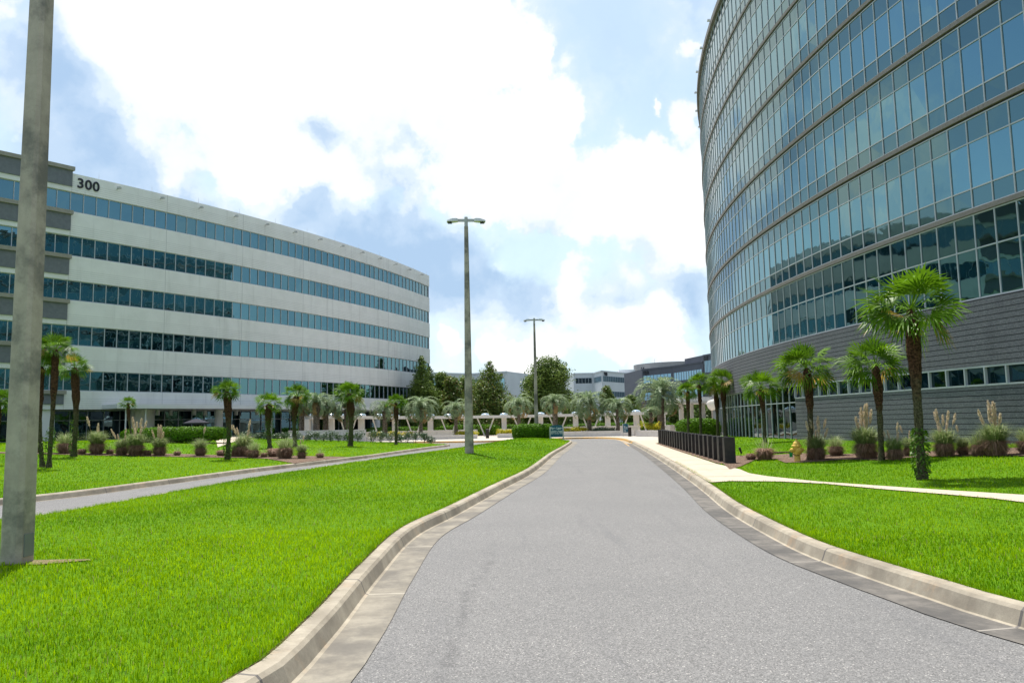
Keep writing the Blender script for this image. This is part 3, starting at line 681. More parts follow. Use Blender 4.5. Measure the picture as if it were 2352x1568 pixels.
for z in ledz:
    z += .19; zz = [z + .03, z + .80, z + 2.62, z + 3.55]
    frame('window_frame', tower_fn, ts, zz, -.02, .03, w=.055, root=tw)
    for t in bays: items.append([(pane(tower_fn, t, t + 1, zz[i], zz[i + 1], .0), (1, 0, 1)[i]) for i in range(3)])
place_windows(items, tw, ['tower_glass', 'spandrel_glass'])
# ribbon window and ground floor glazing
frame('window_frame', tower_fn, [t for t in ts if t <= SB + .01], [2.78, 3.48], -.02, .115, root=tw)
frame('window_frame', tower_fn, [t for t in ts if t >= SB - .01], [.3, 2.55, 3.48], -.02, .04, w=.055, root=tw)
mb = MB()
for t in bays:
    if t < SB - .5: mb.face(pane(tower_fn, t, t + 1, 2.80, 3.46, .0))
    else:
        mb.face(pane(tower_fn, t, t + 1, .2, 2.55, .0)); mb.face(pane(tower_fn, t, t + 1, 2.55, 3.46, .0))
off(mb.build('ground_floor_glazing', 'shop_glass', tw), tw)
# rounded white entrance lip
mb = MB(); prof = [(0, 0), (.5, .02), (1.1, .35), (1.5, .85), (1.62, 1.15), (1.5, 1.3), (.9, 1.42), (0, 1.6)]
ends = []
for t, k in ((15.0, .20), (17, .30), (20, .36), (27, .36)):
    ends.append([(*tower_fn(t, .1 + q[0] * k * 1.0), 2.5 + q[1] * .6) for q in prof])
for A, B in zip(ends, ends[1:]):
    for i in range(len(prof) - 1): mb.face([A[i], B[i], B[i + 1], A[i + 1]])
mb.face(ends[0]); mb.face(ends[-1]); off(mb.build('entrance_canopy', 'column_paint', tw, smooth=True), tw)

# --- white banded office on the left
ob = empty('office_building', (-50, 90, 0), 0, 'long curved white office block with dark window bands and the number 300', 'building')
OE = 60.2; PW = 1.15
mb = MB(); q0 = [office_fn(-14 + (OE + 13.7) * i / 50, -.2) for i in range(51)]; foot = q0 + [(-40, 150), (-90, 110), (-70, 55)]
mb.hexa([(x, y, 3.9) for x, y in foot], [(x, y, 25.2) for x, y in foot]); off(mb.build('core_wall', 'white_panel', ob), ob)
mb = MB(); q1 = [office_fn(-14 + (OE + 13.2) * i / 50, -3.4) for i in range(51)]; foot = q1 + [(-42, 150), (-88, 110), (-68, 57)]
mb.hexa([(x, y, 0) for x, y in foot], [(x, y, 3.88) for x, y in foot]); off(mb.build('ground_floor_wall', 'dark_interior', ob), ob)
tops = [23.6 - 4.1 * i for i in range(5)]
for i, z in enumerate(tops):
    z1 = 25.35 if i == 0 else tops[i - 1] - 1.84
    mb = MB(); band(mb, office_fn, 0, OE, -.35, .16, z, z1, step=1.15); off(mb.build('wall_band', 'precast_panel', ob), ob)
    # wing: white strip, grey panel, tan cap
    mb = MB(); band(mb, office_fn, -14, -.01, -.35, .22, z, z + .45); off(mb.build('white_strip', 'white_panel', ob), ob)
    mb = MB(); band(mb, office_fn, -14, 0.0, -.35, .34, z + .45, z + 1.93); off(mb.build('grey_panel', 'grey_panel', ob), ob)
    mb = MB(); band(mb, office_fn, -14, .12, -.35, .55, z + 1.93, z + 2.28); off(mb.build('tan_cap', 'tan_cap', ob), ob)
mb = MB(); band(mb, office_fn, 0, OE, -3.4, .16, 3.70, tops[-1] - 1.84 + 0, step=1.15); off(mb.build('wall_band', 'precast_panel', ob), ob)
mb = MB(); band(mb, office_fn, -14, -.01, -3.4, .34, 4.15, tops[-1] - 2.15); off(mb.build('grey_panel', 'grey_panel', ob), ob)
mb = MB(); band(mb, office_fn, -14, -.01, -3.4, .22, 3.70, 4.15); off(mb.build('white_strip', 'white_panel', ob), ob)
mb = MB(); band(mb, office_fn, -14, .12, -.4, .55, tops[-1] - 2.15, tops[-1] - 1.84); off(mb.build('tan_cap', 'tan_cap', ob), ob)
items = []; nb = int(OE / PW)
for z in tops:
    for k in range(-12, nb + 1):
        t = k * PW; t2 = min(t + PW, OE)
        if t2 - t < .2: continue
        items.append([(pane(office_fn, t, t2, z - 1.82, z, .0, jit=.006), 0)])
    fts = [k * PW for k in range(-12, nb + 1)] + [OE - .05]
    frame('window_frame', office_fn, fts, [z - 1.80, z - .03], -.03, .07, w=.07, root=ob)
place_windows(items, ob, ['office_glass'])
for k in range(13):                            # small downlights under the parapet
    t = 4.1 + k * 4.35
    mb = MB(); a = office_fn(t, .14); b = office_fn(t, .62); mb.tube((*a, 24.75), (*b, 24.85), .05); mb.box((*b, 24.82), (.34, .28, .16)); off(mb.build('parapet_lamp', 'galvanised', ob), ob)
for k in range(12):
    a = office_fn(2.5 + k * 5.2, -.1); mb = MB(); mb.tube((*a, 25.3), (*a, 26.0), .018, .008, 5); off(mb.build('lightning_rod', 'galvanised', ob), ob)
pA = D(167.5, 421, 70.6); xx, yy = office_fn(.45, .2); xr, yr = office_fn(3.5, .2)
lettering('300', 1.28, (xx, yy, 24.12), (xr - xx, yr - yy, 0), (0, 0, 1), 'numeral_dark', ob, 'house_number', .05, .022)
# ground floor: shopfront, columns, canopy
gts = [-14 + 1.6 * k for k in range(46)]
frame('shopfront_frame', office_fn, gts, [.9, 2.75, 3.66], -3.3, -3.15, w=.06, root=ob)
mb = MB()
for a, b in zip(gts, gts[1:]):
    for z0, z1 in ((.5, 2.75), (2.75, 3.66)): mb.face(pane(office_fn, a, b, z0, z1, -3.25))
off(mb.build('shopfront_glazing', 'shop_glass', ob), ob)
def column(t, o, r, m='white_panel', z1=3.72, n=20): 
    x, y = office_fn(t, o); mb = MB(); mb.tube((x, y, .4), (x, y, z1), r, n=n, cap=False); off(mb.build('column', m, ob, smooth=True), ob)
mb = MB(); band(mb, office_fn, -2.1, -.55, -3.2, -.05, .5, 3.70); off(mb.build('end_pier', 'white_panel', ob), ob)
column(8.2, -1.6, 1.15, 'column_paint')
for t in (16.2, 23.0, 30, 37, 44, 51, 58): column(t, -.5, .42)
for t in (4.55, 6.4): column(t, 2.3, .07, 'white_paint', 3.7, 8)
mb = MB(); band(mb, office_fn, 3.4, 40, .16, 3.0, 3.72, 4.12); off(mb.build('entrance_canopy', 'white_paint', ob), ob)
for k in range(9):
    x, y = office_fn(7.0 + 2.0 * k, -1.2 + (k % 2)); mb = MB(); mb.tube((x, y, 3.7), (x, y, 3.15), .2, n=12); off(mb.build('soffit_lamp', 'galvanised', ob), ob)

# ------------------------------------------------------------------ far office blocks
def far_block(name, label, pts, z1, rowz, wall, base=-.5, num=None, win='far_glass', pitch=2.0, depth=18, cap=None):
    """pts: plan of the visible walls from left to right; rowz: (bottom, top) of each window row"""
    c = Vector((sum(p[0] for p in pts) / len(pts), sum(p[1] for p in pts) / len(pts) + 4, 0)); root = empty(name, c, 0, label, 'building')
    back = [(p[0] + (8 if i else -2), p[1] + depth) for i, p in reversed(list(enumerate(pts)))]
    mb = MB(); foot = [(p[0], p[1]) for p in pts] + back
    mb.hexa([(x, y, base) for x, y in foot], [(x, y, z1) for x, y in foot]); off(mb.build('wall', wall, root), root)
    mb = MB()
    for a, b in zip(pts, pts[1:]):
        a, b = Vector(a[:2]), Vector(b[:2]); d = (b - a).normalized(); n = Vector((d.y, -d.x)); m = (b - a).length
        mb.hexa([(*(a + n * .15), z1 - .3), (*(b + n * .15), z1 - .3), (*(b - n * .3), z1 - .3), (*(a - n * .3), z1 - .3)], [(*(a + n * .15), z1 + .06), (*(b + n * .15), z1 + .06), (*(b - n * .3), z1 + .06), (*(a - n * .3), z1 + .06)])
    off(mb.build('parapet', wall, root), root)
    for (w0, w1) in rowz:
        for a, b in zip(pts, pts[1:]):
            a, b = Vector(a[:2]), Vector(b[:2]); L = (b - a).length; d = (b - a) / L; n = Vector((d.y, -d.x)); k = max(2, int(L / pitch))
            mb = MB(); fr = MB()
            p = a + d * .6 + n * .03; q = b - d * .6 + n * .03
            mb.face([(*p, w0), (*q, w0), (*q, w1), (*p, w1)])
            for i in range(k + 1):
                c_ = p + (q - p) * i / k + n * .05; fr.box((c_.x, c_.y, (w0 + w1) / 2), (.08, .05, w1 - w0), 0, math.atan2(d.y, d.x))
            w = mb.build('window_row', win, root); off(w, root); f = fr.build('window_frame', 'aluminium', root); off(f, root)
    if num:
        a, b = Vector(pts[num[1]][:2]), Vector(pts[num[1] + 1][:2]); d = (b - a).normalized(); n = Vector((d.y, -d.x)); p = a + d * num[2] + n * .1
        lettering(num[0], num[3], (p.x, p.y, num[4]), (d.x, d.y, 0), (0, 0, 1), 'numeral_dark', root, 'house_number', .05, .06)
    return root
def flatp(x, y, Y): v = D(x, y, Y); return (v.x, v.y, v.z)
# pale block half hidden behind the trees, number ending in 0
A = [flatp(985, 851, 185), flatp(1080, 852, 192), flatp(1163.8, 852.4, 186)]
far_block('office_building', 'low pale office block behind the conifers, a dark 0 at its roof corner', A, A[2][2], [(A[2][2] - 4.4, A[2][2] - 1.6), (A[2][2] - 8.4, A[2][2] - 5.8)], 'far_white_wall', num=('700', 1, (Vector(A[2][:2]) - Vector(A[1][:2])).length - 3.9, 1.7, A[2][2] - 1.7))
# white block 800
B = [flatp(1317, 860.8, 236), flatp(1363.2, 855.4, 236), flatp(1382, 851.5, 226), flatp(1478, 857, 250)]
zB = sum(p[2] for p in B[1:3]) / 2
b8 = far_block('office_building', 'white office block with blue window rows and the number 800', B, zB, [(zB - 4.4 * i - 3.1, zB - 4.4 * i - 1.5) for i in range(3)], 'far_white_wall', num=('800', 2, 1.2, 1.35, zB - 1.35), pitch=1.2)
mb = MB(); v = D(1438, 853, 245); mb.box((v.x, v.y, zB + .2), (5.0, 4, 2.0)); off(mb.build('roof_plant_box', 'far_white_wall', b8), b8)
# tan drum
dr = empty('office_building', (0, 0, 0), 0, 'pale tan rounded office drum rising behind the dark block', 'building')
a, m_, b = D(1461.6, 836.0, 256), D(1510, 835.5, 250), D(1590, 840, 262); dr.location = (m_.x, 262, 0)
mb = MB(); cx, rr = a.x + 15, 15.0; foot = [(cx - rr * math.cos(k * math.pi / 26), 262 - 15 * math.sin(k * math.pi / 26)) for k in range(14)] + [(cx + 28, 258), (cx + 30, 285), (cx - 8, 285)]
mb.hexa([(x, y, -.5) for x, y in foot], [(x, y, a.z) for x, y in foot]); off(mb.build('wall', 'far_tan_wall', dr), dr)
mb = MB(); mb.tube((cx - 9, 256, a.z), (cx - 9, 256, a.z + 1.6), .05, n=5); off(mb.build('roof_antenna', 'galvanised', dr), dr)
lettering('600', 1.5, (cx - 14.0, 254.5, D(1470, 848.5, 252).z - .2), (1, -.25, 0), (0, 0, 1), 'numeral_dark', dr, 'house_number', .05, .06)
# dark block 600 and its taller end 400
C1 = [flatp(1474, 847.9, 200), flatp(1545, 843.5, 190), flatp(1614.8, 839.4, 176)]
zC = C1[0][2]
far_block('office_building', 'long dark grey office block with a strip of blue windows and the number 600', [C1[0], C1[1], (*C1[2][:2], 0)], zC, [(zC - 3.7, zC - 1.75), (zC - 8.0, zC - 6.0)], 'far_dark_wall', num=('600', 0, .6, 1.3, zC - 1.45), pitch=1.3)
C2 = [flatp(1614.8, 815.5, 176), flatp(1640, 812.0, 171)]
far_block('office_building', 'dark grey office corner with the number 400 beside the glass tower', C2, C2[0][2], [(C2[0][2] - 4.0, C2[0][2] - 1.4)], 'far_dark_wall', num=('400', 0, .3, 1.25, C2[0][2] - 1.25), pitch=.75, depth=10)

# ------------------------------------------------------------------ colonnades
pg = empty('colonnade', (0, 98, 0), 0, 'long low white colonnade with dome skylights and slanting struts', 'colonnade')
cols = [(706, 84, 2.55), (761, 86, 2.55), (830, 89, 2.5), (907.5, 92.5, 2.45), (988.7, 95.5, 2.4), (1071, 97.5, 2.38), (1158, 98.5, 2.36), (1242, 98.5, 2.36), (1322.4, 98, 2.36), (1396.3, 96.5, 2.36), (1462, 94, 2.36), (1522, 91, 2.36)]
cp = [(D(x, 975, Y).x, Y, zb) for x, Y, zb in cols]
for (x, y, z) in cp: mb = MB(); mb.box((x, y, z / 2 + .05), (.62, .62, z - .1)); off(mb.build('column', 'column_paint', pg), pg)
for (a, b) in zip(cp, cp[1:]):
    a3, b3 = Vector(a), Vector(b); d = (b3 - a3); d.z = 0; d.normalize(); n = Vector((d.y, -d.x, 0))
    mb = MB(); o1, o2 = n * .95, n * -.95
    mb.hexa([a3 + o1, b3 + o1, b3 + o2, a3 + o2], [a3 + o1 + Vector((0, 0, .32)), b3 + o1 + Vector((0, 0, .32)), b3 + o2 + Vector((0, 0, .32)), a3 + o2 + Vector((0, 0, .32))]); off(mb.build('roof_beam', 'column_paint', pg), pg)
    mid = (a3 + b3) / 2; foot = Vector((mid.x, mid.y, .1))
    for s in (-1, 1):
        top = mid + d * (1.05 * s); top.z = mid.z + .02; mb = MB(); mb.tube(foot + d * .12 * s + n * .3, top + n * .3, .085, n=8); off(mb.build('strut', 'column_paint', pg), pg)
    for c in (a3, mid):
        mb = MB(); mb.lathe([(.52, 0), (.52, .06), (.50, .08)], (c.x, c.y, c.z + .32), 20); rim = off(mb.build('skylight', 'white_paint', pg), pg)
        mb = MB(); mb.lathe([(.52 * math.cos(k * .26), .22 * math.sin(k * .26)) for k in range(6)] + [(.01, .22)], (c.x, c.y, c.z + .40), 20)
        o = mb.build('dome', 'dome_glass', rim, smooth=True); o.matrix_parent_inverse = Matrix.Identity(4)
# taller canopy in front of the tower
cn = empty('canopy', (0, 84, 0), 0, 'taller white canopy on slim columns beside the glass tower entrance', 'canopy')
cc = []
for x, w, Y in ((1563.2, .26, 84), (1567.9, .26, 87.5), (1589.8, .32, 84.5), (1614.8, .46, 85), (1640, .4, 86)):
    v = D(x, 960, Y); mb = MB(); mb.box((v.x, Y, 1.75), (w, w, 3.3)); off(mb.build('column', 'column_paint', cn), cn); cc.append(v)
xa, xb = D(1553, 920, 84).x, D(1645, 920, 84).x
mb = MB(); mb.box(((xa + xb) / 2, 86.2, 3.52), (xb - xa, 6, .24)); off(mb.build('ceiling_slab', 'column_paint', cn), cn)
mb = MB(); mb.box(((xa + xb) / 2 + .15, 86.3, 3.86), (xb - xa - .1, 5.6, .44), taper=.97); off(mb.build('fascia', 'white_paint', cn), cn)

# ------------------------------------------------------------------ planter walls
def wall_run(name, label, cat, pts, z0, z1, th, mat='planter_stucco', cap=True, group=None):
    c = pts[len(pts) // 2]; root = empty(name, (c[0], c[1], 0), 0, label, cat, group)
    L = np.array(pts, float); A = offset(L, th / 2); Bq = offset(L, -th / 2); mb = MB(); mc = MB(); A2 = offset(L, th / 2 + .04); B2 = offset(L, -th / 2 - .04)
    for i in range(len(L) - 1):
        mb.hexa([(*A[i], z0), (*Bq[i], z0), (*Bq[i + 1], z0), (*A[i + 1], z0)], [(*A[i], z1), (*Bq[i], z1), (*Bq[i + 1], z1), (*A[i + 1], z1)])
        mc.hexa([(*A2[i], z1), (*B2[i], z1), (*B2[i + 1], z1), (*A2[i + 1], z1)], [(*A2[i], z1 + .09), (*B2[i], z1 + .09), (*B2[i + 1], z1 + .09), (*A2[i + 1], z1 + .09)])
    off(mb.build('wall_body', mat, root), root); off(mc.build('coping', 'planter_stucco', root), root); return root
def at(x, Y): return tuple(D(x, 985, Y)[:2])
wall_run('planter_wall', 'tall white planter wall under the pindo palm cluster on the left', 'wall', [at(667, 80), at(676, 76), at(740, 75), at(800, 75.5), at(839, 76.5)], .1, 1.28, .35)
wall_run('planter_wall', 'long white seat wall behind the yellow shrubs on the left', 'wall', [at(838, 84), at(920, 88), at(1000, 90), at(1096, 90.5)], .1, .95, .6)
wall_run('planter_wall', 'low white planter wall in front of the yellow shrubs on the left', 'wall', [at(842, 79), at(920, 81.5), at(1010, 82.5), at(1096, 83)], .1, .47, .3)
wall_run('planter_wall', 'short white seat wall piece left of the big clipped hedge', 'wall', [at(1146, 90), at(1180, 90)], .1, .95, .6)
wall_run('planter_wall', 'short low planter wall piece left of the big clipped hedge', 'wall', [at(1143, 84), at(1185, 83.5)], .1, .5, .3)
wall_run('planter_wall', 'long white seat wall behind the teal and white signs', 'wall', [at(1270, 91), at(1360, 90.5), at(1468, 87)], .1, 1.05, .6)
wall_run('planter_wall', 'low white planter wall between the two teal signs', 'wall', [at(1262, 82), at(1350, 82), at(1425, 81), at(1459, 79.5)], .1, .60, .3)
wall_run('planter_wall', 'low white planter wall behind the farthest black bollards', 'wall', [at(1462, 77.5), at(1490, 75.5), at(1515, 73)], .1, .64, .3)
wall_run('planter_wall', 'white block end of the seat wall beyond the bollards', 'wall', [at(1520, 84), at(1545, 83)], .1, 1.05, .8)

# ------------------------------------------------------------------ light poles
def conc_pole(loc, hgt, w0, w1, rz, label, head=True, heads_rz=0, plate=False, dx=0):
    root = empty('street_lamp' if head else 'light_pole', loc, rz, label, 'street lamp' if head else 'light pole')
    c = .16                                    # chamfered square shaft
    def ring(w, z, x=0): a = w / 2; k = a * (1 - c * 2); return [(x - k, -a, z), (x + k, -a, z), (x + a, -k, z), (x + a, k, z), (x + k, a, z), (x - k, a, z), (x - a, k, z), (x - a, -k, z)]
    mb = MB(); n = 12
    rings = [ring(w0 + (w1 - w0) * i / n, -.15 + (hgt + .15) * i / n, dx * i / n) for i in range(n + 1)]
    for A, B in zip(rings, rings[1:]):
        for i in range(8): mb.face([A[i], A[(i + 1) % 8], B[(i + 1) % 8], B[i]])
    mb.face(rings[-1]); mb.build('shaft', 'pole_concrete', root)
    if plate:
        mb = MB(); mb.box((.0, -w0 / 2 - .002, .27), (w0 * .52, .02, .26)); mb.build('access_plate', 'plate_grey', root)
    if head:
        hd = MB(); hd.tube((dx, 0, hgt - .05), (dx, 0, hgt + .46), .085, .08, 10); hd.build('bracket', 'galvanised', root)
        for s in (-1, 1):
            a = MB(); a.box((dx + s * .24, 0, hgt + .30), (.34, .08, .13)); arm = a.build('lamp_arm', 'galvanised', root)
            m = MB(); xs = [.38, .46, .66, .90, .93]; top = [.36, .385, .37, .30, .28]; bot = [.24, .235, .225, .22, .22]; hw = [.10, .16, .20, .18, .14]
            rr = [[(dx + s * x, -q, hgt + b), (dx + s * x, q, hgt + b), (dx + s * x, q * .8, hgt + t), (dx + s * x, -q * .8, hgt + t)] for x, t, b, q in zip(xs, top, bot, hw)]
            for A, B in zip(rr, rr[1:]):
                for i in range(4): m.face([A[i], A[(i + 1) % 4], B[(i + 1) % 4], B[i]])
            m.face(rr[0]); m.face(rr[-1]); hdd = m.build('lamp_head', 'white_paint', root)
            l = MB(); l.box((dx + s * .78, 0, hgt + .175), (.2, .24, .03)); l.build('lens', 'numeral_dark', hdd)
    return root
conc_pole((-5.88, 9.40, .12), 12.0, .285, .175, R(82), 'thick weathered concrete pole cut off by the top left of the picture', head=False, plate=True, dx=.0)
p = PT(1078, 1040); t = D(1072.6, 497, p[1]); conc_pole((p[0], p[1], p[2]), t.z - p[2] - .5, .42, .19, R(4), 'nearer slim concrete lamp post with two flat heads')
p = PT(1233, 1004); Y = min(p[1], 68.0); b0 = D(1233, 1003, Y); t = D(1226.4, 738, Y); conc_pole((b0.x, Y, h(b0.x, Y) - .05), t.z - .45 - .1, .36, .16, 0, 'farther slim concrete lamp post beside the clipped hedge')
mb = MB(); mb.box((b0.x + .42, Y - .7, .62), (.36, .30, .62), taper=.92); bx = mb.build('utility_box', 'galvanised', label='small grey utility box at the foot of the farther lamp post', )
bx['category'] = 'utility box'

# ------------------------------------------------------------------ bollards
mbb = MB(); mbb.box((0, 0, .44), (.37, .37, 1.0)); 
post = mbb.build('bollard', 'black_metal')
for i in range(22):
    q = bol0 + (bol1 - bol0) * i / 21; q = q + np.array([.0, 0])
    o = post if i == 0 else post.copy()
    if i: S.collection.objects.link(o)
    o.location = (q[0], q[1], h(q[0], q[1]) - .04 + random.uniform(-.01, .01)); o.rotation_euler = (random.uniform(-.01, .01), random.uniform(-.01, .01), math.atan2(bol1[1] - bol0[1], bol1[0] - bol0[0]) - R(90) + random.uniform(-.04, .04))
    lab = ORD[i] + ' black square bollard from the near end of the sidewalk row' if 0 < i < 21 else ('nearest black bollard, widest of the row, next to the grass' if i == 0 else 'farthest black bollard, last of the row by the plaza')
    tag(o, lab, 'bollard', 'black bollards along the sidewalk')

# ------------------------------------------------------------------ signs, bins, hydrant, small things
sg = empty('sign', (0, 0, 0), 0, 'teal Fire Lane sign with arched top between grey posts', 'sign')
Ys = 64.6; a = D(1265, 1004, Ys); b = D(1292.4, 1004, Ys); zt = D(1278, 975.5, Ys).z; zb = D(1278, 1003.5, Ys).z; cx = (a.x + b.x) / 2; hw = (b.x - a.x) / 2
sg.location = (cx, Ys, zb - .12); hh = zt - zb
mb = MB(); arch = [(-hw, .12), (hw, .12)] + [(hw * math.cos(k * math.pi / 14), hh * .86 + .12 + hh * .14 * math.sin(k * math.pi / 14) ** .8) for k in range(15)]
mb.hexa([(x, -.05, z) for x, z in arch], [(x, .05, z) for x, z in arch]); mb.build('panel', 'sign_teal', sg)
for s in (-1, 1): mb = MB(); mb.box((s * (hw + .05), 0, hh * .44), (.10, .14, hh * .95 + .1)); mb.build('post', 'galvanised', sg)
def sign_text(root, lines, y=-.056):
    for txt, sz, x, z, al in lines:
        me = text_mesh(txt, sz, .003, sz * .03, al); me.materials.clear(); me.materials.append(MATS['sign_white']); o = add(me, 'lettering', root)
        o.rotation_euler = (R(90), 0, 0); o.location = (x, y, z)
sign_text(sg, [('Fire Lane', .25, 0, hh * .65 + .12, 'CENTER'), ('No Parking, Stopping,', .122, 0, hh * .47 + .12, 'CENTER'), ('Standing or Traffic', .122, 0, hh * .37 + .12, 'CENTER'), ('Zone at Any Time', .122, 0, hh * .27 + .12, 'CENTER')])
s2 = empty('sign', (0, 0, 0), 0, 'small teal sign with white lines beside the black bin', 'sign')
Ys = 78.6; a = D(1431.5, 990, Ys); b = D(1442.5, 990, Ys); zt = D(1437, 972.4, Ys).z; zb = D(1437, 992.5, Ys).z; hw = (b.x - a.x) / 2; hh = zt - zb; s2.location = ((a.x + b.x) / 2, Ys, .15)
zb -= .15
mb = MB(); arch = [(-hw, zb), (hw, zb)] + [(hw * math.cos(k * math.pi / 12), zb + hh * .88 + hh * .12 * math.sin(k * math.pi / 12)) for k in range(13)]
mb.hexa([(x, -.04, z) for x, z in arch], [(x, .04, z) for x, z in arch]); mb.build('panel', 'sign_teal', s2)
mb = MB(); mb.box((-hw - .03, 0, (zb + hh) / 2), (.06, .1, zb + hh)); mb.build('post', 'galvanised', s2)
mb = MB(); mb.box((hw + .03, 0, (zb + hh) / 2 - .04), (.06, .1, zb + hh - .08)); mb.build('post', 'galvanised', s2)
sign_text(s2, [('No', .11, -hw * .7, zb + hh * .66, 'LEFT'), ('Parking', .11, -hw * .7, zb + hh * .53, 'LEFT'), ('Stopping', .11, -hw * .7, zb + hh * .40, 'LEFT'), ('Any', .11, -hw * .7, zb + hh * .20, 'LEFT'), ('Time', .11, -hw * .7, zb + hh * .08, 'LEFT')], -.046)
def bin_(x, yb, yt, Y, wpx, label):
    v = D(x, yb, Y); z1 = D(x, yt, Y).z; w = wpx / FPX * Y; root = empty('litter_bin', (v.x, Y, .14), 0, label, 'litter bin'); z1 -= .14
    mb = MB(); mb.lathe([(w * .46, 0), (w * .46, .04), (w * .5, .06), (w * .5, z1 - .12)], n=16); mb.build('body', 'black_metal', root, smooth=True)
    mb = MB(); mb.lathe([(w * .53, z1 - .12), (w * .53, z1 - .03), (w * .3, z1)], n=16); mb.build('lid', 'black_metal', root, smooth=True)
bin_(1446.8, 1003.4, 980.5, 77.5, 7.9, 'black litter bin right of the small teal sign')
bin_(1119.6, 1003.3, 985, 83, 8, 'dark litter bin under the struts left of the big hedge')
# hydrant
p = PT(1832, 1060); hy = empty('fire_hydrant', (p[0], p[1], p[2] - .03), R(8), 'yellow fire hydrant with a green tag at the edge of the mulch', 'fire hydrant', scale=(PT(1832, 1060)[1] / FPX * 53) / .80)
mb = MB(); mb.lathe([(.115, 0), (.115, .05), (.10, .07), (.10, .27), (.155, .28), (.155, .31), (.115, .33), (.115, .55)], n=20); mb.build('barrel', 'hydrant_yellow', hy, smooth=True)
mb = MB(); mb.lathe([(.115, .54), (.175, .555), (.18, .58), (.13, .60), (.125, .64), (.10, .70), (.06, .735), (.03, .75), (.03, .79), (.02, .80)], n=20); mb.build('bonnet', 'hydrant_yellow', hy, smooth=True)
mb = MB(); mb.lathe([(.02, .79), (.022, .82), (.015, .825)], n=6); mb.build('operating_nut', 'black_metal', hy)
for nm, ax, c, r0, s in (('side_outlet', 'X', (-.10, 0, .43), .062, -1), ('side_outlet', 'X', (.10, 0, .43), .062, 1), ('front_outlet', 'Y', (0, -.10, .42), .078, -1)):
    mb = MB(); pr = [(r0, 0), (r0, .045 * s), (r0 * 1.25, .05 * s), (r0 * 1.25, .10 * s), (r0 * .9, .12 * s), (.028, .13 * s), (.028, .165 * s), (.015, .17 * s)]
    mb.lathe(pr, c, 14, axis=ax); mb.build(nm, 'hydrant_yellow', hy, smooth=True)
mb = MB(); pts = [(-.2, -.02, .38), (-.17, -.06, .28), (-.10, -.13, .24), (0, -.14, .28), (.10, -.13, .33), (.17, -.04, .39)]
for a, b in zip(pts, pts[1:]): mb.tube(a, b, .009, n=6)
mb.build('chain', 'black_metal', hy)
mb = MB(); mb.box((-.24, -.03, .27), (.11, .015, .15)); mb.build('tag', 'green_tag', hy)
# ground spotlight
p = PT(1702, 1048); sp = empty('garden_spotlight', (p[0], p[1], p[2]), 0, 'small black garden spotlight in the grass right of the bollards', 'spotlight')
mb = MB(); mb.tube((0, 0, -.02), (0, 0, .12), .012, n=6); mb.build('stake', 'black_metal', sp)
mb = MB(); mb.tube((.03, 0, .12), (-.05, 0, .36), .035, .05, 10); mb.build('lamp_housing', 'black_metal', sp)
p = PT(1790, 1040); mb = MB(); mb.box((p[0], p[1], p[2] + .02), (1.2, .5, .06), 0, .05); tag(mb.build('valve_cover', 'bark_dark'), 'flat brown valve cover in the mulch left of the hydrant', 'valve cover')
# patio umbrella and table
Yu = 64.0; t = D(451, 961, Yu); e = D(420.5, 971, Yu); um = empty('patio_umbrella', (t.x, Yu, h(t.x, Yu)), 0, 'dark grey patio umbrella open under the white canopy', 'umbrella'); z0 = h(t.x, Yu)
mb = MB(); rU = t.x - e.x; n = 8
rim = [(rU * math.cos(2 * math.pi * i / n), rU * math.sin(2 * math.pi * i / n), e.z - z0) for i in range(n)]; rin = [(x * .35, y * .35, e.z - z0 + (t.z - e.z) * .72) for x, y, _ in rim]; top = (0, 0, t.z - z0)
for i in range(n):
    j = (i + 1) % n; mb.face([rim[i], rim[j], rin[j], rin[i]]); mb.face([rin[i], rin[j], top]); a, b = rim[i], rim[j]; mb.face([a, b, (b[0] * .99, b[1] * .99, b[2] - .12), (a[0] * .99, a[1] * .99, a[2] - .12)])
mb.build('canopy', 'umbrella_cloth', um)
mb = MB(); mb.tube((0, 0, -.02), (0, 0, t.z - z0 + .12), .03, n=8); mb.build('pole', 'black_metal', um)
mb = MB(); mb.lathe([(.32, 0), (.32, .06), (.08, .1)], n=16); mb.build('base', 'black_metal', um)
Yt = 70.0; t = D(603, 997, Yt); zt = h(t.x, Yt); tb = empty('picnic_table', (t.x, Yt, zt - .02), .2, 'teal metal picnic table in front of the shop windows', 'table')
mb = MB(); mb.lathe([(.62, .70), (.62, .74)], n=20); mb.build('tabletop', 'sign_teal', tb)
for k in range(4):
    a = k * math.pi / 2 + .4; mb = MB(); mb.tube((.1 * math.cos(a), .1 * math.sin(a), .70), (.45 * math.cos(a), .45 * math.sin(a), 0), .03, n=6); mb.build('leg', 'sign_teal', tb)

# ------------------------------------------------------------------ vegetation meshes
def tubes(paths, n=6):                         # list of (points (k,3), radii (k))
    V, F, k0 = [], [], 0
    for pts, rad in paths:
        pts = np.asarray(pts, float); t = unit(np.gradient(pts, axis=0)); ref = np.array([0.3, .2, 1.0]); u = unit(np.cross(t, np.where(np.abs(t[:, 2:3]) > .9, np.array([[1.0, 0, 0]]), np.array([[0, 0, 1.0]])))); w = np.cross(t, u)
        a = np.arange(n) * 2 * np.pi / n
        ring = pts[:, None, :] + (u[:, None, :] * np.cos(a)[None, :, None] + w[:, None, :] * np.sin(a)[None, :, None]) * np.asarray(rad)[:, None, None]
        V.append(ring.reshape(-1, 3)); k = len(pts)
        for i in range(k - 1):
            b = k0 + i * n; j = np.arange(n); F.append(np.stack([b + j, b + (j + 1) % n, b + n + (j + 1) % n, b + n + j], 1))
        k0 += k * n
    return np.concatenate(V), np.concatenate(F)
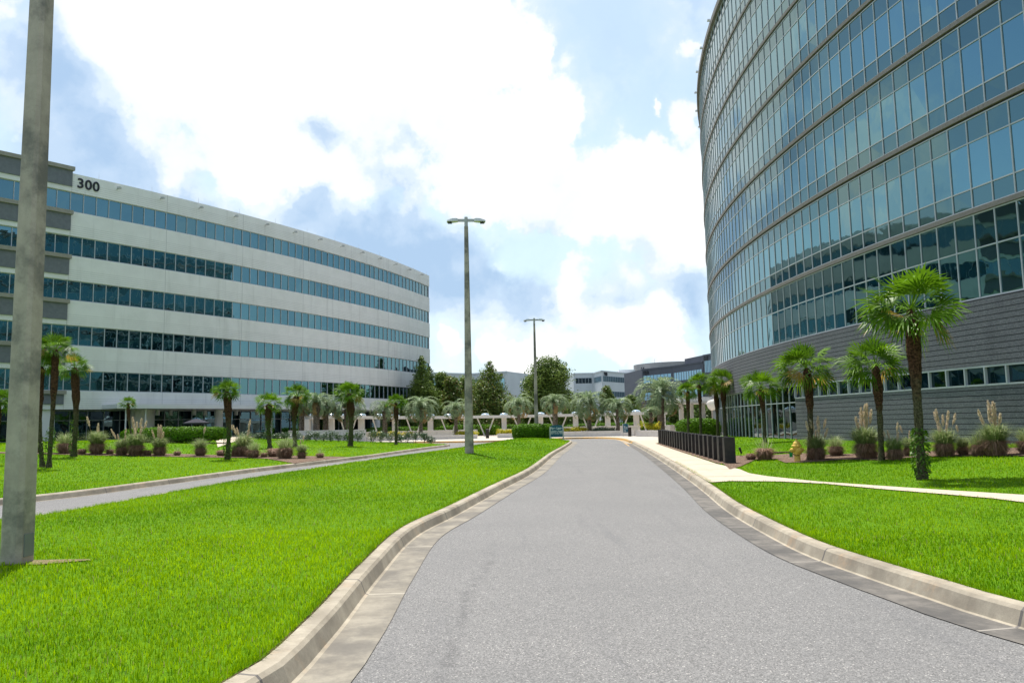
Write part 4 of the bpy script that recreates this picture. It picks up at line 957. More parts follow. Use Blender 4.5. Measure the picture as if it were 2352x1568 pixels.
def fan_crown(seed, nl=34, dead=.10):
    """windmill palm head of radius about one: fan leaves on petioles"""
    r = np.random.default_rng(seed); parts = []
    for i in range(nl):
        f = i / (nl - 1); el = R(86 - 118 * f ** .8) + r.normal(0, .16); az = i * 2.39996 + r.normal(0, .3)
        out = np.array([math.cos(az), math.sin(az), 0]); d = out * math.cos(el) + np.array([0, 0, math.sin(el)])
        pl = r.uniform(.30, .56) * (1 - .15 * (f < .12)); o = d * pl; o[2] -= .03 * f
        d2 = unit(d + np.array([0, 0, -.22 * max(0, f - .2)]))           # blade droops a little past the petiole
        side = unit(np.cross(d2, np.array([0, 0, 1.0])) + 1e-6); nrm = np.cross(side, d2); roll = r.normal(0, .6); side, nrm = side * math.cos(roll) + nrm * math.sin(roll), nrm * math.cos(roll) - side * math.sin(roll)
        L = r.uniform(.48, .62); ns = 17; withered = r.random() < dead * (.2 + 1.6 * f) and f > .45; base = np.clip(r.normal(.45, .18) + .25 * (1 - f), 0, 1)
        V = []; F = []; T = []
        pw = .012; V += [np.zeros(3) - side * pw, np.zeros(3) + side * pw, o + side * pw * .7, o - side * pw * .7]; F.append([0, 1, 2, 3]); T += [base] * 4
        for k in range(ns):
            a = R((k - (ns - 1) / 2) * 9.6); dirk = d2 * math.cos(a) + side * math.sin(a); perp = side * math.cos(a) - d2 * math.sin(a)
            Lk = L * (1 - .22 * abs(a) / 1.7) * r.uniform(.9, 1.06); w = .021 + .004 * r.random(); fold = nrm * .02 * (1 if k % 2 else -1)
            m = o + dirk * Lk * .58 + fold; tip = o + dirk * Lk + np.array([0, 0, -1.0]) * Lk * (.08 + .26 * f) * r.uniform(.3, 1.6) - nrm * .05 * Lk
            b = len(V); V += [o, m + perp * w, tip, m - perp * w]; F.append([b, b + 1, b + 2, b + 3])
            tt = 2.0 if withered else base; tipt = 2.0 if withered or (f > .6 and r.random() < .14) else base; T += [tt, tt, tipt, tt]
        parts.append((np.array(V), np.array(F), np.array(T)))
    V, F, T = join(parts); return fastmesh('crown', V, F, 'palm_leaf', T)
FANS = [fan_crown(s, n, d) for s, n, d in ((1, 36, .10), (2, 31, .06), (3, 32, .14), (4, 28, .05))]
def fan_trunk(base, top, r0, seed, hairy=.55):
    """trunk in local coordinates from the origin; fibrous and thicker towards the head"""
    r = np.random.default_rng(seed); n = 26; t = np.linspace(0, 1, n); top = np.asarray(top, float)
    c = np.outer(t, top); bend = np.sin(t * np.pi) * r.uniform(-.03, .03) * np.linalg.norm(top); c[:, 0] += bend
    rad = r0 * (1.0 - .22 * t) + r0 * .75 / (1 + np.exp(-(t - .62) / .045)) * (1.15 - .35 * np.clip((t - .62) / .38, 0, 1)) + r0 * .45 * np.exp(-(t / .04) ** 2); rad *= 1 + r.normal(0, .06, n)
    rad[-1] *= .4
    V, F = tubes([(c, rad)], 12); V = V + r.normal(0, r0 * .06, V.shape)
    # fibres and old leaf bases
    m = int(520 * hairy + 160); tt = np.clip(1 - np.abs(r.normal(0, .32, m)), .02, .99); az = r.uniform(0, 2 * np.pi, m)
    R_ = np.interp(tt, t, rad); cc = np.stack([np.interp(tt, t, c[:, i]) for i in range(3)], 1); o = np.stack([np.cos(az), np.sin(az), 0 * az], 1)
    C = cc + o * R_[:, None] * 1.0; A = (o * .35 + np.array([0, 0, 1.0]) * r.choice([1, -1], m, p=[.6, .4])[:, None]) * (r0 * r.uniform(.3, .75, m))[:, None]; B = np.cross(o, [0, 0, 1.0]) * (r0 * .10)
    v2, f2, _ = cards(C, A, B, np.zeros(m))
    tv = np.concatenate([np.repeat(t, 12), np.repeat(tt, 4)]); return fastmesh('trunk', np.concatenate([V, v2]), [F, f2 + len(V)], 'bark_fibre', tv)
def mossy(top, r0, t0, t1, seed, n=500, spread=1.9):
    r = np.random.default_rng(seed); top = np.asarray(top, float); tt = r.uniform(t0, t1, n); az = r.uniform(0, 2 * np.pi, n); o = np.stack([np.cos(az), np.sin(az), 0 * az], 1)
    env = np.sin(np.clip((tt - t0) / (t1 - t0), 0, 1) * np.pi) ** .4
    C = tt[:, None] * top + o * (r0 * (1 + (spread - 1) * env * r.uniform(.3, 1, n)))[:, None]; A = unit(o * .7 + np.array([0, 0, -.6]) + r.normal(0, .4, (n, 3))) * .055; B = np.cross(unit(A), randdir(n, r)) * .02
    V, F, T = cards(C, A, B, r.uniform(0, 1, n)); return fastmesh('moss', V, F, 'moss_leaf', T)
def windmill(bx, by, cx, ytop, rpx, label, group, v=0, trunk_px=None, moss=None, rot=None, Yfix=None):
    X, Y, z = PT(bx, by)
    if Yfix: v_ = D(bx, by, Yfix); X, Y, z = v_.x, Yfix, v_.z
    Rm = rpx / FPX * Y * 1.10; cpt = D(cx, ytop + rpx * 1.05, Y); root = empty('windmill_palm', (X, Y, z - .03), 0, label, 'palm tree', group)
    top = (cpt.x - X, 0, cpt.z - z + .03); r0 = (trunk_px / FPX * Y / 2) if trunk_px else .085
    add(fan_trunk((0, 0, 0), top, r0, int(bx * 7 + by)), 'trunk', root)
    c = add(FANS[v % 4], 'crown', root); c.location = top; c.scale = (Rm * 1.12, Rm * 1.12, Rm); c.rotation_euler = (random.uniform(-.06, .06), random.uniform(-.06, .06), rot if rot is not None else random.uniform(0, 6.28))
    if moss: add(mossy(top, r0, moss[0], moss[1], int(bx), moss[2], moss[3] if len(moss) > 3 else 1.9), 'moss', root)
    return root
gR, gL = 'windmill palms by the glass tower', 'windmill palms on the left lawn'
windmill(2118, 1100, 2092, 598, 108, 'tallest windmill palm in front of the glass tower, mossy at the foot of its trunk', gR, 0, 20, (.02, .30, 520, 2.2))
windmill(2025, 1057, 2011, 765, 72, 'thin windmill palm just left of the tallest one, in front of the stone base', gR, 1, 13)
windmill(1860, 1057, 1853, 775, 67, 'windmill palm right behind the yellow hydrant', gR, 2, 13)
windmill(1757, 1016, 1747, 843, 44, 'windmill palm with a slightly leaning trunk on the grass right of the bollards', gR, 3, 8)
windmill(1667, 1003, 1660, 836, 39, 'windmill palm with a brown hanging leaf at the right end of the tower hedge', gR, 0, 8)
windmill(1649, 1002, 1643, 862, 28, 'shorter windmill palm tucked behind its neighbour at the hedge end by the tower', gR, 1, 7)
windmill(1610, 1000, 1606, 851, 29, 'dark windmill palm standing before the middle of the hedge by the tower', gR, 3, 6, Yfix=58)
windmill(1581, 999, 1580, 871, 25, 'windmill palm before the left end of the hedge by the tower', gR, 2, 6, Yfix=57)
windmill(98, 1072, 96, 806, 34, 'windmill palm close behind the thick concrete pole', gL, 1, 10, (.05, .3, 120, 1.6))
windmill(112, 1073, 128, 757, 42, 'tallest windmill palm of the group beside the thick concrete pole', gL, 2, 10, (.12, .34, 220, 2.2))
windmill(169, 1048, 171, 806, 36, 'windmill palm with a mossy foot right of the group by the thick pole', gL, 3, 11, (.0, .42, 420, 1.8))
windmill(-8, 1066, -4, 885, 34, 'windmill palm at the left picture edge, mostly hidden by the pole', gL, 0, 11)
windmill(522.5, 1055, 521, 864, 33, 'windmill palm alone in front of the white office, right of the wide low hedge', gL, 1, 11, (.02, .48, 480, 1.7))
windmill(620, 1029, 618.5, 895, 30, 'windmill palm with a thick mossy trunk, left of the pindo palm cluster', gL, 3, 10, (.3, .85, 700, 2.0))
windmill(678, 1025, 680.5, 874, 32, 'windmill palm at the left end of the tall white planter wall', gL, 2, 10, (.25, .8, 400, 1.6))
windmill(804.5, 1024, 802.7, 869, 33, 'dark windmill palm in front of the tall white planter wall', gL, 0, 11, (.0, .75, 500, 1.6))
windmill(909.6, 1020.6, 909, 901, 22, 'thin windmill palm behind the point of the left lawn', gL, 1, 7, (.1, .8, 120, 1.2))
windmill(304.5, 1010, 294, 906, 18, 'small spindly windmill palm leaning over the wide low hedge', gL, 3, 5, Yfix=52)
# one withered leaf hanging from the tallest palm is part of its head

def feather_crown(seed, nf=40):
    r = np.random.default_rng(seed); parts = []
    for i in range(nf):
        f = i / (nf - 1); el0 = R(88 - 76 * f) + r.normal(0, .08); az = i * 2.39996 + r.normal(0, .2); out = np.array([math.cos(az), math.sin(az), 0]); K = 11
        Lf = r.uniform(1.15, 1.4); ang = el0; p = np.zeros(3); pts = [p.copy()]; tang = []
        for k in range(K):
            d = out * math.cos(ang) + np.array([0, 0, math.sin(ang)]); p = p + d * Lf / K; pts.append(p.copy()); tang.append(d); ang -= R(8 + 11 * (k / K) + 5 * f)
        pts = np.array(pts); side = np.cross(out, [0, 0, 1.0]); old = f > .88 and r.random() < .4; tone = 2.0 if old else np.clip(r.normal(.5, .2) + .2 * (1 - f), 0, 1)
        C, A, B = [], [], []
        for k in range(1, K + 1):
            d = tang[k - 1]; nr = np.cross(side, d); nr = nr if nr[2] > 0 else -nr
            for q in (0, .33, .66):
                base = pts[k - 1] + (pts[k] - pts[k - 1]) * q if k > 1 else pts[1]
                for s in (-1, 1):
                    ld = unit(side * s * .75 + d * .75 + nr * .55 + r.normal(0, .10, 3)); LL = .30 * (1 - .45 * abs(k / K - .45) * 1.6) * r.uniform(.85, 1.1); e = base + ld * LL + np.array([0, 0, -.06 * LL / .3])
                    C.append((base + e) / 2); A.append((e - base) / 2); B.append(unit(np.cross(ld, nr)) * .018)
        n = len(C); parts.append(cards(np.array(C), np.array(A), np.array(B), np.clip(tone + r.normal(0, .12 if tone < 1.5 else 0, n), 0, 2)))
        w = .014; v = np.concatenate([pts - side * w, pts + side * w]); b = np.arange(K); parts.append((v, np.stack([b, b + 1, b + 1 + K + 1, b + K + 1], 1), np.full(len(v), tone)))
    V, F, T = join(parts); return fastmesh('crown', V, F, 'pindo_leaf', T)
FEATH = [feather_crown(s, n) for s, n in ((11, 46), (12, 40), (13, 34))]
def pindo_trunk(top, r0, seed, boots=True):
    r = np.random.default_rng(seed); n = 14; t = np.linspace(0, 1, n); c = np.outer(t, np.asarray(top, float)); rad = r0 * (1.05 - .15 * t + .25 * np.exp(-((t - .92) / .14) ** 2)); rad[-1] *= .6
    V, F = tubes([(c, rad)], 14); V = V + r.normal(0, r0 * .04, V.shape); m = 240; tt = r.uniform(.05, .98, m); az = r.uniform(0, 2 * np.pi, m)
    R_ = np.interp(tt, t, rad); o = np.stack([np.cos(az), np.sin(az), 0 * az], 1); C = tt[:, None] * np.asarray(top, float) + o * R_[:, None]
    A = (o * .8 + np.array([0, 0, 1.0])) * (r0 * .28); B = np.cross(o, [0, 0, 1.0]) * (r0 * .22); v2, f2, _ = cards(C, A, B, np.zeros(m))
    return fastmesh('trunk', np.concatenate([V, v2]), [F, f2 + len(V)], 'bark_scaled')
def pindo(x, ybase, ytop, rpx, Y, label, v=0, tw=10, moss=None, z0=.3):
    gp = 'pindo palms round the plaza'; b = D(x, ybase, Y); Rm = rpx / FPX * Y * 1.1; c = D(x, ytop + rpx * .98, Y); z = min(b.z, .5) if z0 is None else z0
    root = empty('pindo_palm', (b.x, Y, z), 0, label, 'palm tree', gp); top = (0, 0, c.z - z); r0 = tw / FPX * Y / 2
    add(pindo_trunk(top, r0, int(x)), 'trunk', root); cr = add(FEATH[v % 3], 'crown', root); cr.location = top; cr.scale = (Rm, Rm, Rm); cr.rotation_euler = (0, 0, random.uniform(0, 6.28))
    if moss: add(mossy(top, r0, moss[0], moss[1], int(x) + 3, moss[2], moss[3]), 'moss', root)
pindo(692, 990, 898, 33, 79, 'leftmost pindo palm of the cluster in the tall white planter', 0, 13, z0=.9)
pindo(727, 990, 892, 38, 78, 'broadest pindo palm of the cluster in the tall white planter', 1, 14, z0=.9)
pindo(748, 990, 904, 32, 80, 'pindo palm with a mossy trunk at the right of the planter cluster', 2, 12, (.05, .7, 200, 1.4), z0=.9)
pindo(797, 992, 899, 40, 80, 'pindo palm half hidden behind the dark windmill palm', 0, 13, (.0, .8, 350, 1.7), z0=.9)
pindo(884, 998, 911, 32, 83, 'pindo palm with a very mossy trunk left of the thin windmill palm', 1, 11, (.0, .95, 500, 2.3))
pindo(967, 997, 904, 38, 85, 'silvery pindo palm in front of the first conifer', 0, 8, (.35, .98, 420, 2.4))
pindo(1047.5, 996, 913, 30, 86, 'pindo palm with a mossy trunk just left of the nearer lamp post', 2, 8, (.0, .95, 550, 2.6))
pindo(1192.5, 998, 901, 34, 90, 'sparse pindo palm left of the farther lamp post', 2, 8)
pindo(1276, 996, 897, 32, 86, 'pindo palm with some brown fronds behind the Fire Lane sign', 1, 12, (.35, .95, 300, 1.8))
pindo(1354, 994, 892, 42, 85, 'large pindo palm with a dark mossy trunk between the two teal signs', 0, 10, (.0, .9, 600, 2.3))
pindo(1420, 993, 905, 34, 84, 'pindo palm directly behind the small teal sign', 1, 8)
pindo(1519, 990, 858, 55, 80, 'biggest pindo palm with a thick scaly trunk, right of the road end', 0, 16)
pindo(1496, 992, 928, 20, 77, 'small dark pindo palm left of the biggest one', 2, 9, (.2, .9, 300, 2.2))

def leafcloud(blobs, n, leaf, seed, mat, name, shell=.55, flat_=1.0, tone_k=.35, sun_up=.3):
    """leaf clumps spread through ellipsoids (x,y,z,rx,ry,rz)"""
    r = np.random.default_rng(seed); vol = np.array([b[3] * b[4] * b[5] for b in blobs]) ** .75; cnt = r.multinomial(n, vol / vol.sum()); P_, N_, T_ = [], [], []
    for b, k in zip(blobs, cnt):
        d = randdir(k, r); rad = 1 - shell * r.random(k) ** 1.6; wob = 1 + .22 * np.sin(d[:, 0] * 5 + b[0] * 3) * np.sin(d[:, 1] * 6 + b[2]) + .10 * np.sin(d[:, 2] * 11 + b[1])
        p = d * (rad * wob)[:, None] * np.array(b[3:6]) + np.array(b[:3]); P_.append(p); N_.append(d); T_.append(np.clip(r.normal(.45, .2, k) + r.normal(0, tone_k) * .4, 0, 1))
    C = np.concatenate(P_); Nn = unit(np.concatenate(N_) + r.normal(0, .7, C.shape) + np.array([0, 0, sun_up])); T = np.concatenate(T_)
    A = unit(np.cross(Nn, randdir(len(C), r))); B = np.cross(Nn, A); s = leaf * r.uniform(.6, 1.35, len(C)); V, F, T = cards(C, A * s[:, None], B * (s * .55 * flat_)[:, None], T)
    return fastmesh(name, V, F, mat, T)
def tree(x, ytop, Y, zr, label, kind, seed, wpx, leaf=.16, n=9000, group='trees behind the colonnade', brown=0, tilt=0):
    r = np.random.default_rng(seed); top = D(x, ytop, Y); Hh = top.z; w = wpx / FPX * Y * (1.42 if kind == 'cypress_tree' else 1.55); root = empty(kind, (top.x, Y, 0), 0, label, 'tree', group)
    blobs = []; limbs = [(np.array([[0, 0, -.2], [.05, 0, Hh * .35], [-.05, .05, Hh * .7], [0, 0, Hh * .95]]), np.array([.20, .15, .09, .02]) * Hh / 10)]
    m = 46 if kind == 'cypress_tree' else 44
    for i in range(m):
        if kind == 'cypress_tree':
            f = (i + .5) / m; z = Hh * (.14 + .84 * f); rad = w * (1.02 - f ** 1.25 * .93) * r.uniform(.62, 1.12); a = i * 2.4 + r.normal(0, .3); s = rad * .50 + .2
            blobs.append((math.cos(a) * rad * .58, math.sin(a) * rad * .58, z, s, s, s * .62))
        else:
            f = (i + r.random()) / m; z = Hh * (.24 + .73 * f); env = w * (math.sin(math.pi * min(1, f * .82 + .16)) ** .6) * (1 - .45 * f); a = r.uniform(0, 6.28); rad = env * r.uniform(.15, .85); s = w * r.uniform(.24, .38)
            blobs.append((math.cos(a) * rad, math.sin(a) * rad, z - s * .4, s, s, s * .8))
        b = blobs[-1]; limbs.append((np.array([[0, 0, b[2] * .78], [b[0] * .5, b[1] * .5, b[2] * .9], [b[0], b[1], b[2]]]), np.array([.06, .04, .012]) * Hh / 10))
    V, F = tubes(limbs, 6); add(fastmesh('trunk', V, F, 'bark_dark'), 'trunk', root)
    me = leafcloud(blobs, int(n * 2.0), leaf, seed, 'tree_leaf', 'crown', shell=.75, flat_=.7 if kind == 'cypress_tree' else 1)
    if brown:
        a = me.attributes['tone'].data; v = np.zeros(len(a), dtype=np.float32); a.foreach_get('value', v); q = np.repeat(r.random(len(v) // 4) < brown, 4); v[:len(q)] = np.where(q, 1.7, v[:len(q)]); a.foreach_set('value', v)
    add(me, 'crown', root)
tree(968, 815, 112, 0, 'dark cypress tree at the right end of the white office', 'cypress_tree', 21, 37, n=11000)
tree(986, 838, 116, 0, 'smaller second cypress tip right behind the dark cypress', 'cypress_tree', 22, 24, n=6000)
tree(1014, 852, 122, 0, 'round tree between the dark cypress and the nearer lamp post', 'broadleaf_tree', 23, 28, n=7000)
tree(1040, 862, 118, 0, 'low rusty tree left of the nearer lamp post', 'broadleaf_tree', 24, 30, n=7500, brown=.22)
tree(1072, 860, 126, 0, 'green tree directly behind the nearer lamp post', 'broadleaf_tree', 25, 30, n=7000)
tree(1124, 826, 112, 0, 'broad brownish cypress between the two lamp posts', 'cypress_tree', 26, 54, n=15000, brown=.16)
tree(1262, 821, 112, 0, 'tall dense tree right of the farther lamp post', 'broadleaf_tree', 27, 58, n=17000)
tree(1222, 862, 118, 0, 'lower tree filling the left foot of the tall dense tree', 'broadleaf_tree', 28, 30, n=6500)
tree(1394, 884, 122, 0, 'small round tree in front of the white block numbered 800', 'broadleaf_tree', 29, 19, n=5000, brown=.1)
tree(1448, 905, 124, 0, 'low tree left of the biggest pindo palm', 'broadleaf_tree', 30, 24, n=5000)
for i, (x, yt, w, lab) in enumerate([(1558, 918, 26, 'dark tree seen between the first columns of the tall canopy'), (1590, 915, 28, 'green tree seen under the middle of the tall canopy'), (1622, 918, 28, 'dark tree seen beside the rounded entrance lip'), (1500, 925, 26, 'low dark tree behind the biggest pindo palm'),
        (1155, 925, 26, 'low dark tree under the brownish cypress'), (1185, 935, 22, 'low dark tree behind the sparse pindo palm'), (1310, 930, 26, 'low dark tree behind the colonnade right of the Fire Lane sign'), (1350, 938, 24, 'low dark tree behind the large mossy pindo palm'), (1000, 925, 30, 'low dark tree behind the colonnade near the first conifer'), (1090, 930, 26, 'low dark tree behind the colonnade at the nearer lamp post')]):
    tree(x, yt, 128 + i % 3 * 3, 0, lab, 'broadleaf_tree', 40 + i, w, n=4200, leaf=.2)

def hedge(label, cx, cy, lx, ly, z0, z1, rz, seed, n=9000, leaf=.05, mat='hedge_leaf', rag=.04, cat='hedge', name='hedge', group=None, legs=0):
    r = np.random.default_rng(seed); root = empty(name, (cx, cy, z0), rz, label, cat, group); H = z1 - z0
    # superellipsoid hull
    d = randdir(n, r); e = 4.0; q = (np.abs(d[:, 0]) ** e + np.abs(d[:, 1]) ** e + np.abs(d[:, 2]) ** e) ** (-1 / e); rad = q * (1 - .16 * r.random(n) ** 2)
    p = d * rad[:, None] * np.array([lx / 2, ly / 2, H / 2 * (1 - legs)]); p[:, 2] += H / 2 * (1 + legs); p += r.normal(0, rag, p.shape); k = p[:, 2] > 0; p, d = p[k], d[k]
    g = unit(np.sign(d) * np.abs(d) ** 3); Nn = unit(g + r.normal(0, .6, d.shape)); A = unit(np.cross(Nn, randdir(len(Nn), r))); B = np.cross(Nn, A); s = leaf * r.uniform(.7, 1.4, len(Nn))
    V, F, T = cards(p, A * s[:, None], B * (s * .6)[:, None], np.clip(r.normal(.5, .25, len(Nn)), 0, 1)); add(fastmesh('foliage', V, F, mat, T), 'foliage', root)
    mb = MB(); a = [(.42 * lx * math.cos(t) * (abs(math.cos(t)) ** -.5 if abs(math.cos(t)) > .05 else 1) if False else .43 * lx * np.sign(math.cos(t)) * abs(math.cos(t)) ** .45, .42 * ly * np.sign(math.sin(t)) * abs(math.sin(t)) ** .45) for t in np.arange(0, 2 * math.pi, .35)]
    mb.hexa([(x * .9, y * .9, H * (legs * 1.1 + .02)) for x, y in a], [(x * .96, y * .96, H * .86) for x, y in a]); mb.build('branches', 'bark_dark', root)
    if legs:
        for i in range(14):
            x = r.uniform(-.42, .42) * lx; y = r.uniform(-.35, .35) * ly; mb = MB(); mb.tube((x * .9, y * .9, -.05), (x * 1.05, y * 1.05, H * (legs + .25)), .03, .015, 5); mb.build('stem', 'bark_dark', root)
    return root
a, b = D(1178, 1000, 65), D(1266, 1000, 65); zt = D(1220, 977, 65).z
hedge('big clipped dark hedge at the island tip behind the farther lamp post', (a.x + b.x) / 2, 66.9, b.x - a.x, 2.2, .25, zt + .08, .05, 1, 14000, .06)
a, b = D(997, 985, 101), D(1148, 985, 101); hedge('long clipped hedge behind the colonnade left of the big hedge', (a.x + b.x) / 2, 103, b.x - a.x, 2, .1, D(1070, 976, 102).z, 0, 2, 9000, .09)
a, b = D(820, 985, 97), D(990, 985, 101); hedge('long clipped hedge behind the left half of the colonnade', (a.x + b.x) / 2, 101, b.x - a.x, 2, .1, 1.45, .25, 3, 8000, .09)
a, b = D(1150, 985, 101), D(1290, 985, 101); hedge('clipped hedge behind the colonnade beside the Fire Lane sign', (a.x + b.x) / 2, 104, b.x - a.x, 2, .1, 1.5, 0, 4, 7000, .09)
a, b = D(1292, 985, 101), D(1560, 985, 101); hedge('long clipped hedge behind the right half of the colonnade', (a.x + b.x) / 2, 104, b.x - a.x, 2, .1, 1.4, 0, 5, 10000, .09)
a, b = D(1566, 990, 62), D(1662, 990, 62); hedge('bright topped round ended hedge beside the glass tower', (a.x + b.x) / 2, 63.5, b.x - a.x, 2.6, .1, D(1600, 962, 62).z, .1, 6, 15000, .055)
a, b = D(270, 1000, 56), D(508, 1010, 56); hg = h((a.x + b.x) / 2, 57); hedge('wide low clipped hedge in the left lawn below the white canopy', (a.x + b.x) / 2, 57, b.x - a.x, 2.6, hg - .05, D(380, 983, 56).z + .03, .04, 7, 17000, .055, legs=.12)
# grey green shrub row at the tall planter wall
gs = 'grey green shrubs along the left planter wall'
for i, (x, hh) in enumerate([(568, .75), (592, .7), (612, .75), (636, .65), (656, .7), (684, .85), (706, .85), (727, .9), (744, .85), (760, .9), (778, .85), (798, .8), (822, 1.0), (855, 1.1), (875, 1.15), (897, 1.0), (917, 1.05), (936, 1.0), (955, 1.05), (975, 1.1), (990, .8)]):
    Y = 69.5 + (x - 568) * -.006; v = D(x, 1018, Y); z = h(v.x, Y); r_ = .62 if x > 820 else .52
    root = empty('shrub', (v.x, Y, z - .03), 0, ORD[i] + ' grey green shrub from the left before the tall white planter wall', 'shrub', gs) if i < 13 else empty('shrub', (v.x, Y, z - .03), 0, ORD[i - 13] + ' shrub from the left in the loose row behind the thin windmill palm', 'shrub', gs + ', right part')
    rr = np.random.default_rng(i); bl = [(rr.normal(0, .18), rr.normal(0, .15), hh * rr.uniform(.3, .8), r_ * .55, .4, hh * .32) for _ in range(6)]
    add(leafcloud(bl, 420, .06, i, 'shrub_leaf', 'foliage', .8), 'foliage', root); mb = MB()
    for k in range(4): mb.tube((0, 0, 0), (rr.normal(0, .2), rr.normal(0, .2), hh * .6), .015, .008, 5)
    mb.build('stems', 'bark_dark', root)
# yellow shrubs in the planters
gy = 'yellow green shrubs in the planters'
def yshrub(x, Y, w, hh, z, mat, lab, seed):
    v = D(x, 985, Y); root = empty('shrub', (v.x, Y, z), 0, lab, 'shrub', gy); rr = np.random.default_rng(seed)
    bl = [(rr.uniform(-.35, .35) * w, rr.normal(0, .2), hh * rr.uniform(.25, .75), w * .3, .35, hh * .35) for _ in range(5)]; add(leafcloud(bl, 520, .07, seed, mat, 'foliage', .8), 'foliage', root)
    mb = MB(); mb.tube((0, 0, -.2), (0, 0, hh * .4), .03, .02, 5); mb.build('stem', 'bark_dark', root)
k = 100
for xs, Y, z, lab in (((850, 868, 893, 915, 938), 84.3, .45, 'yellow green shrub in the long left planter'), ((1062, 1072, 1084), 84.8, .45, 'bright yellow shrub in the planter end by the nearer lamp post'), ((1150, 1165, 1178), 87, .45, 'yellow shrub in the short planter piece left of the big hedge'), ((1298, 1311, 1325, 1338), 84, .55, 'yellow green shrub right of the Fire Lane sign'), ((1368, 1385, 1400), 84, .5, 'dull green shrub between the pindo palms in the right planter'), ((1503,), 76, .6, 'brightest yellow shrub beside the small dark pindo palm')):
    for j, x in enumerate(xs): yshrub(x, Y, 1.5 if x != 1503 else 1.2, .62 if x < 1500 else 1.0, z, 'shrub_leaf' if 1360 < x < 1405 else 'yellow_leaf', (ORD[j] + ' ' + lab + ', from the left') if len(xs) > 1 else lab, k); k += 1
v = D(1490, 985, 78); yshrub(1487, 76.8, 1.6, 1.05, .55, 'yellow_leaf', 'large yellow shrub at the left end of the planter behind the bollards', 131)

# pampas grass
def pampas(seed, plumes, green, w=1.0, hh=1.0):
    r = np.random.default_rng(seed); ms = []
    def blades(n, L, el0, el1, droop, wd, base_r, t0, t1, z0=0.0):
        az = r.uniform(0, 2 * np.pi, n); el = R(1) * r.uniform(el0, el1, n); LL = L * r.uniform(.6, 1.15, n); o = np.stack([np.cos(az), np.sin(az), 0 * az], 1); br = base_r * np.sqrt(r.random(n)); C = o * br[:, None]; C[:, 2] = z0 + r.uniform(0, .08, n)
        d = o * np.cos(el)[:, None]; d[:, 2] = np.sin(el); s = np.stack([-np.sin(az), np.cos(az), 0 * az], 1) * (wd / 2); a = C + d * (LL * .5)[:, None]; b = a + d * (LL * .5)[:, None]; b[:, 2] -= droop * LL; b += o * (.12 * LL)[:, None]
        V = np.stack([C - s, C + s, a + s, a - s, b], 1).reshape(-1, 3); k = np.arange(n) * 5; Q = np.stack([k, k + 1, k + 2, k + 3], 1); T = np.stack([k + 3, k + 2, k + 4], 1); tone = np.repeat(r.uniform(t0, t1, n), 5)
        return V, Q, T, tone
    V, Q, T, t = blades(600, .58 * hh, 40, 88, .35, .014, .34 * w, 0, 1); V2, Q2, T2, t2 = blades(800, .46 * hh, -88, 10, .16, .016, .31 * w, .0, 1.0, .50 * hh)
    dry = fastmesh('dry_skirt', np.concatenate([V, V2]), [np.concatenate([Q, Q2 + len(V)]), np.concatenate([T, T2 + len(V)])], 'pampas_dry', np.concatenate([t, t2]))
    g = None
    if green:
        V, Q, T, t = blades(int(900 * green), 1.25 * hh, 42, 88, .42, .013, .24 * w, 0, 1, .38 * hh); g = fastmesh('blades', V, [Q, T], 'pampas_blade', t)
    pl = []
    for i in range(plumes):
        az = r.uniform(0, 6.28); lean = r.uniform(.1, .85); tip = np.array([math.cos(az) * lean, math.sin(az) * lean * .6, r.uniform(1.35, 2.0)]) * hh; L = r.uniform(.40, .55) * hh; dirn = unit(tip[None])[0]; st = tip - dirn * L
        n = 130; f = r.random(n); prof = np.sin(np.clip(f * .9 + .08, 0, 1) * np.pi) ** .7 * .040 * hh + .006; oo = randdir(n, r); C = st + (tip - st) * f[:, None] + oo * prof[:, None]; A = unit(dirn + oo * .45) * (.07 * hh); B = np.cross(unit(A), randdir(n, r)) * .016
        v, f_, tt = cards(C, A, B, r.uniform(0, 1, n)); sv, sf = tubes([(np.array([[0, 0, .2], st * .55 + np.array([0, 0, .1]), st, tip]), np.array([.007, .006, .005, .003]))], 4)
        pl.append(fastmesh('plume', np.concatenate([v, sv]), np.concatenate([f_, sf + len(v)]), 'pampas_plume', np.concatenate([tt, np.zeros(len(sv))])))
    return dry, g, pl
KIND = {'A': [pampas(s, p, g) for s, p, g in ((1, 9, 1.0), (2, 5, .8), (3, 10, 1.0))], 'B': [pampas(s, 0, .35) for s in (5, 6)], 'C': [pampas(8, 0, 0), pampas(9, 0, .06)], 'D': [pampas(s, p, g, .8, 1.0) for s, p, g in ((11, 1, .7), (12, 2, .9))]}
def put_pampas(x, y, wpx, kind, k, label, group, s=1.0):
    X, Y, z = PT(x, y); sc = wpx / FPX * Y / 1.05 * s * 1.22; root = empty('pampas_grass', (X, Y, z), random.uniform(0, 6.28), label, 'ornamental grass', group, scale=sc)
    dry, g, pl = KIND[kind][k % len(KIND[kind])]; add(dry, 'dry_skirt', root)
    if g: add(g, 'blades', root)
    for m in pl: add(m, 'plume', root)
gpr, gpl = 'pampas grass along the glass tower', 'pampas grass in the left mulch strip'
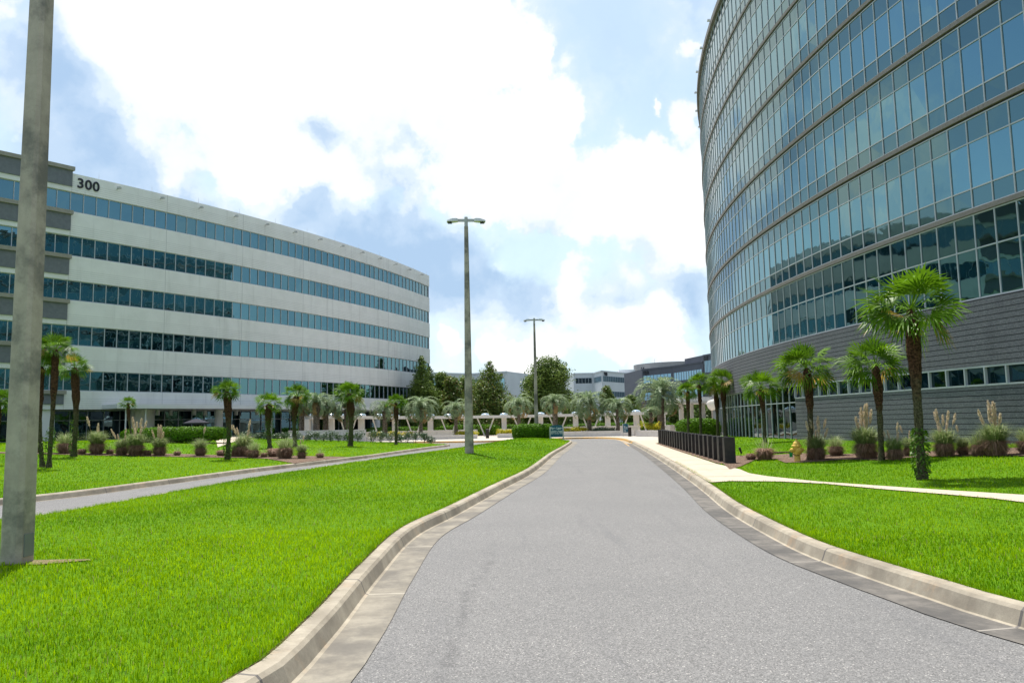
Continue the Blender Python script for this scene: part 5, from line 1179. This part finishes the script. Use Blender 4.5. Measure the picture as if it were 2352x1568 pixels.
for x, y, w, kd, k, lab in [(1725, 1056, 22, 'C', 0, 'leftmost brown grass mound right of the black bollards'), (1757, 1056, 40, 'C', 1, 'wide brown grass mound left of the hydrant'), (1876, 1056, 42, 'A', 0, 'plumed pampas grass directly behind the hydrant palm'), (1921, 1047, 34, 'B', 0, 'plain brown footed pampas grass without plumes, second right of the hydrant'),
        (1991, 1053, 54, 'A', 2, 'large plumed pampas grass left of the thin palm by the stone base'), (2056, 1056, 38, 'A', 1, 'plumed pampas grass right of the thin palm by the stone base'), (2090, 1047, 32, 'D', 1, 'smaller pampas grass just left of the tallest palm trunk'), (2171, 1048, 46, 'A', 0, 'plumed pampas grass first to the right of the tallest palm'),
        (2213, 1045, 30, 'D', 0, 'slim pampas grass between two big plumed ones on the right'), (2250, 1046, 38, 'B', 1, 'low pampas grass touching the big plumed one on the right'), (2288, 1046, 54, 'A', 2, 'biggest plumed pampas grass near the right edge'), (2362, 1042, 44, 'B', 0, 'pampas grass cut by the right picture edge')]:
    put_pampas(x, y, w, kd, k, lab, gpr)
for x, y, w, kd, k, lab in [(88, 1040, 19, 'D', 0, 'pampas grass beside the thick pole behind two palm trunks'), (150, 1041, 42, 'B', 0, 'green pampas grass left of the palm with a mossy foot'), (188, 1043, 22, 'C', 0, 'small brown mound right of the palm with a mossy foot'), (222, 1043, 46, 'D', 1, 'wide pampas grass with two plumes left of the wide low hedge'), (252, 1043, 20, 'C', 1, 'small brown mound at the left end of the wide low hedge'),
        (279, 1045, 32, 'A', 1, 'plumed pampas grass before the left end of the wide low hedge'), (312, 1046, 44, 'A', 0, 'tallest plumed pampas grass before the wide low hedge'), (338, 1046, 22, 'C', 0, 'small brown mound between two plumed grasses before the hedge'), (366, 1046, 36, 'A', 2, 'plumed pampas grass before the middle of the wide low hedge'), (407, 1046, 18, 'C', 1, 'smallest lone brown tuft before the wide low hedge'),
        (460, 1047, 34, 'D', 0, 'pampas grass before the right end of the wide low hedge'), (508, 1047, 24, 'C', 0, 'brown mound touching the left of the lone mossy palm'), (540, 1048, 26, 'B', 1, 'brown tuft touching the right of the lone mossy palm'), (560, 1048, 44, 'A', 1, 'green plumed pampas grass right of the lone mossy palm'), (582, 1051, 32, 'B', 0, 'dark brown mound under the green plumed pampas grass'),
        (606, 1050, 18, 'C', 1, 'low pale tuft left of the thick mossy palm foot'), (628, 1049, 34, 'C', 0, 'dry mound with pale stalks at the thick mossy palm foot'), (655, 1053, 44, 'B', 1, 'wide brown green mound near the end of the mulch'), (693, 1053, 28, 'D', 1, 'pampas grass with two plumes at the end of the mulch'), (735, 1052, 20, 'C', 1, 'last small brown tuft alone on the red mulch')]:
    put_pampas(x, y, w, kd, k, lab, gpl, .85)
print('objects', len(bpy.data.objects), 'tris', sum(len(o.data.polygons) for o in S.objects if o.type == 'MESH'))
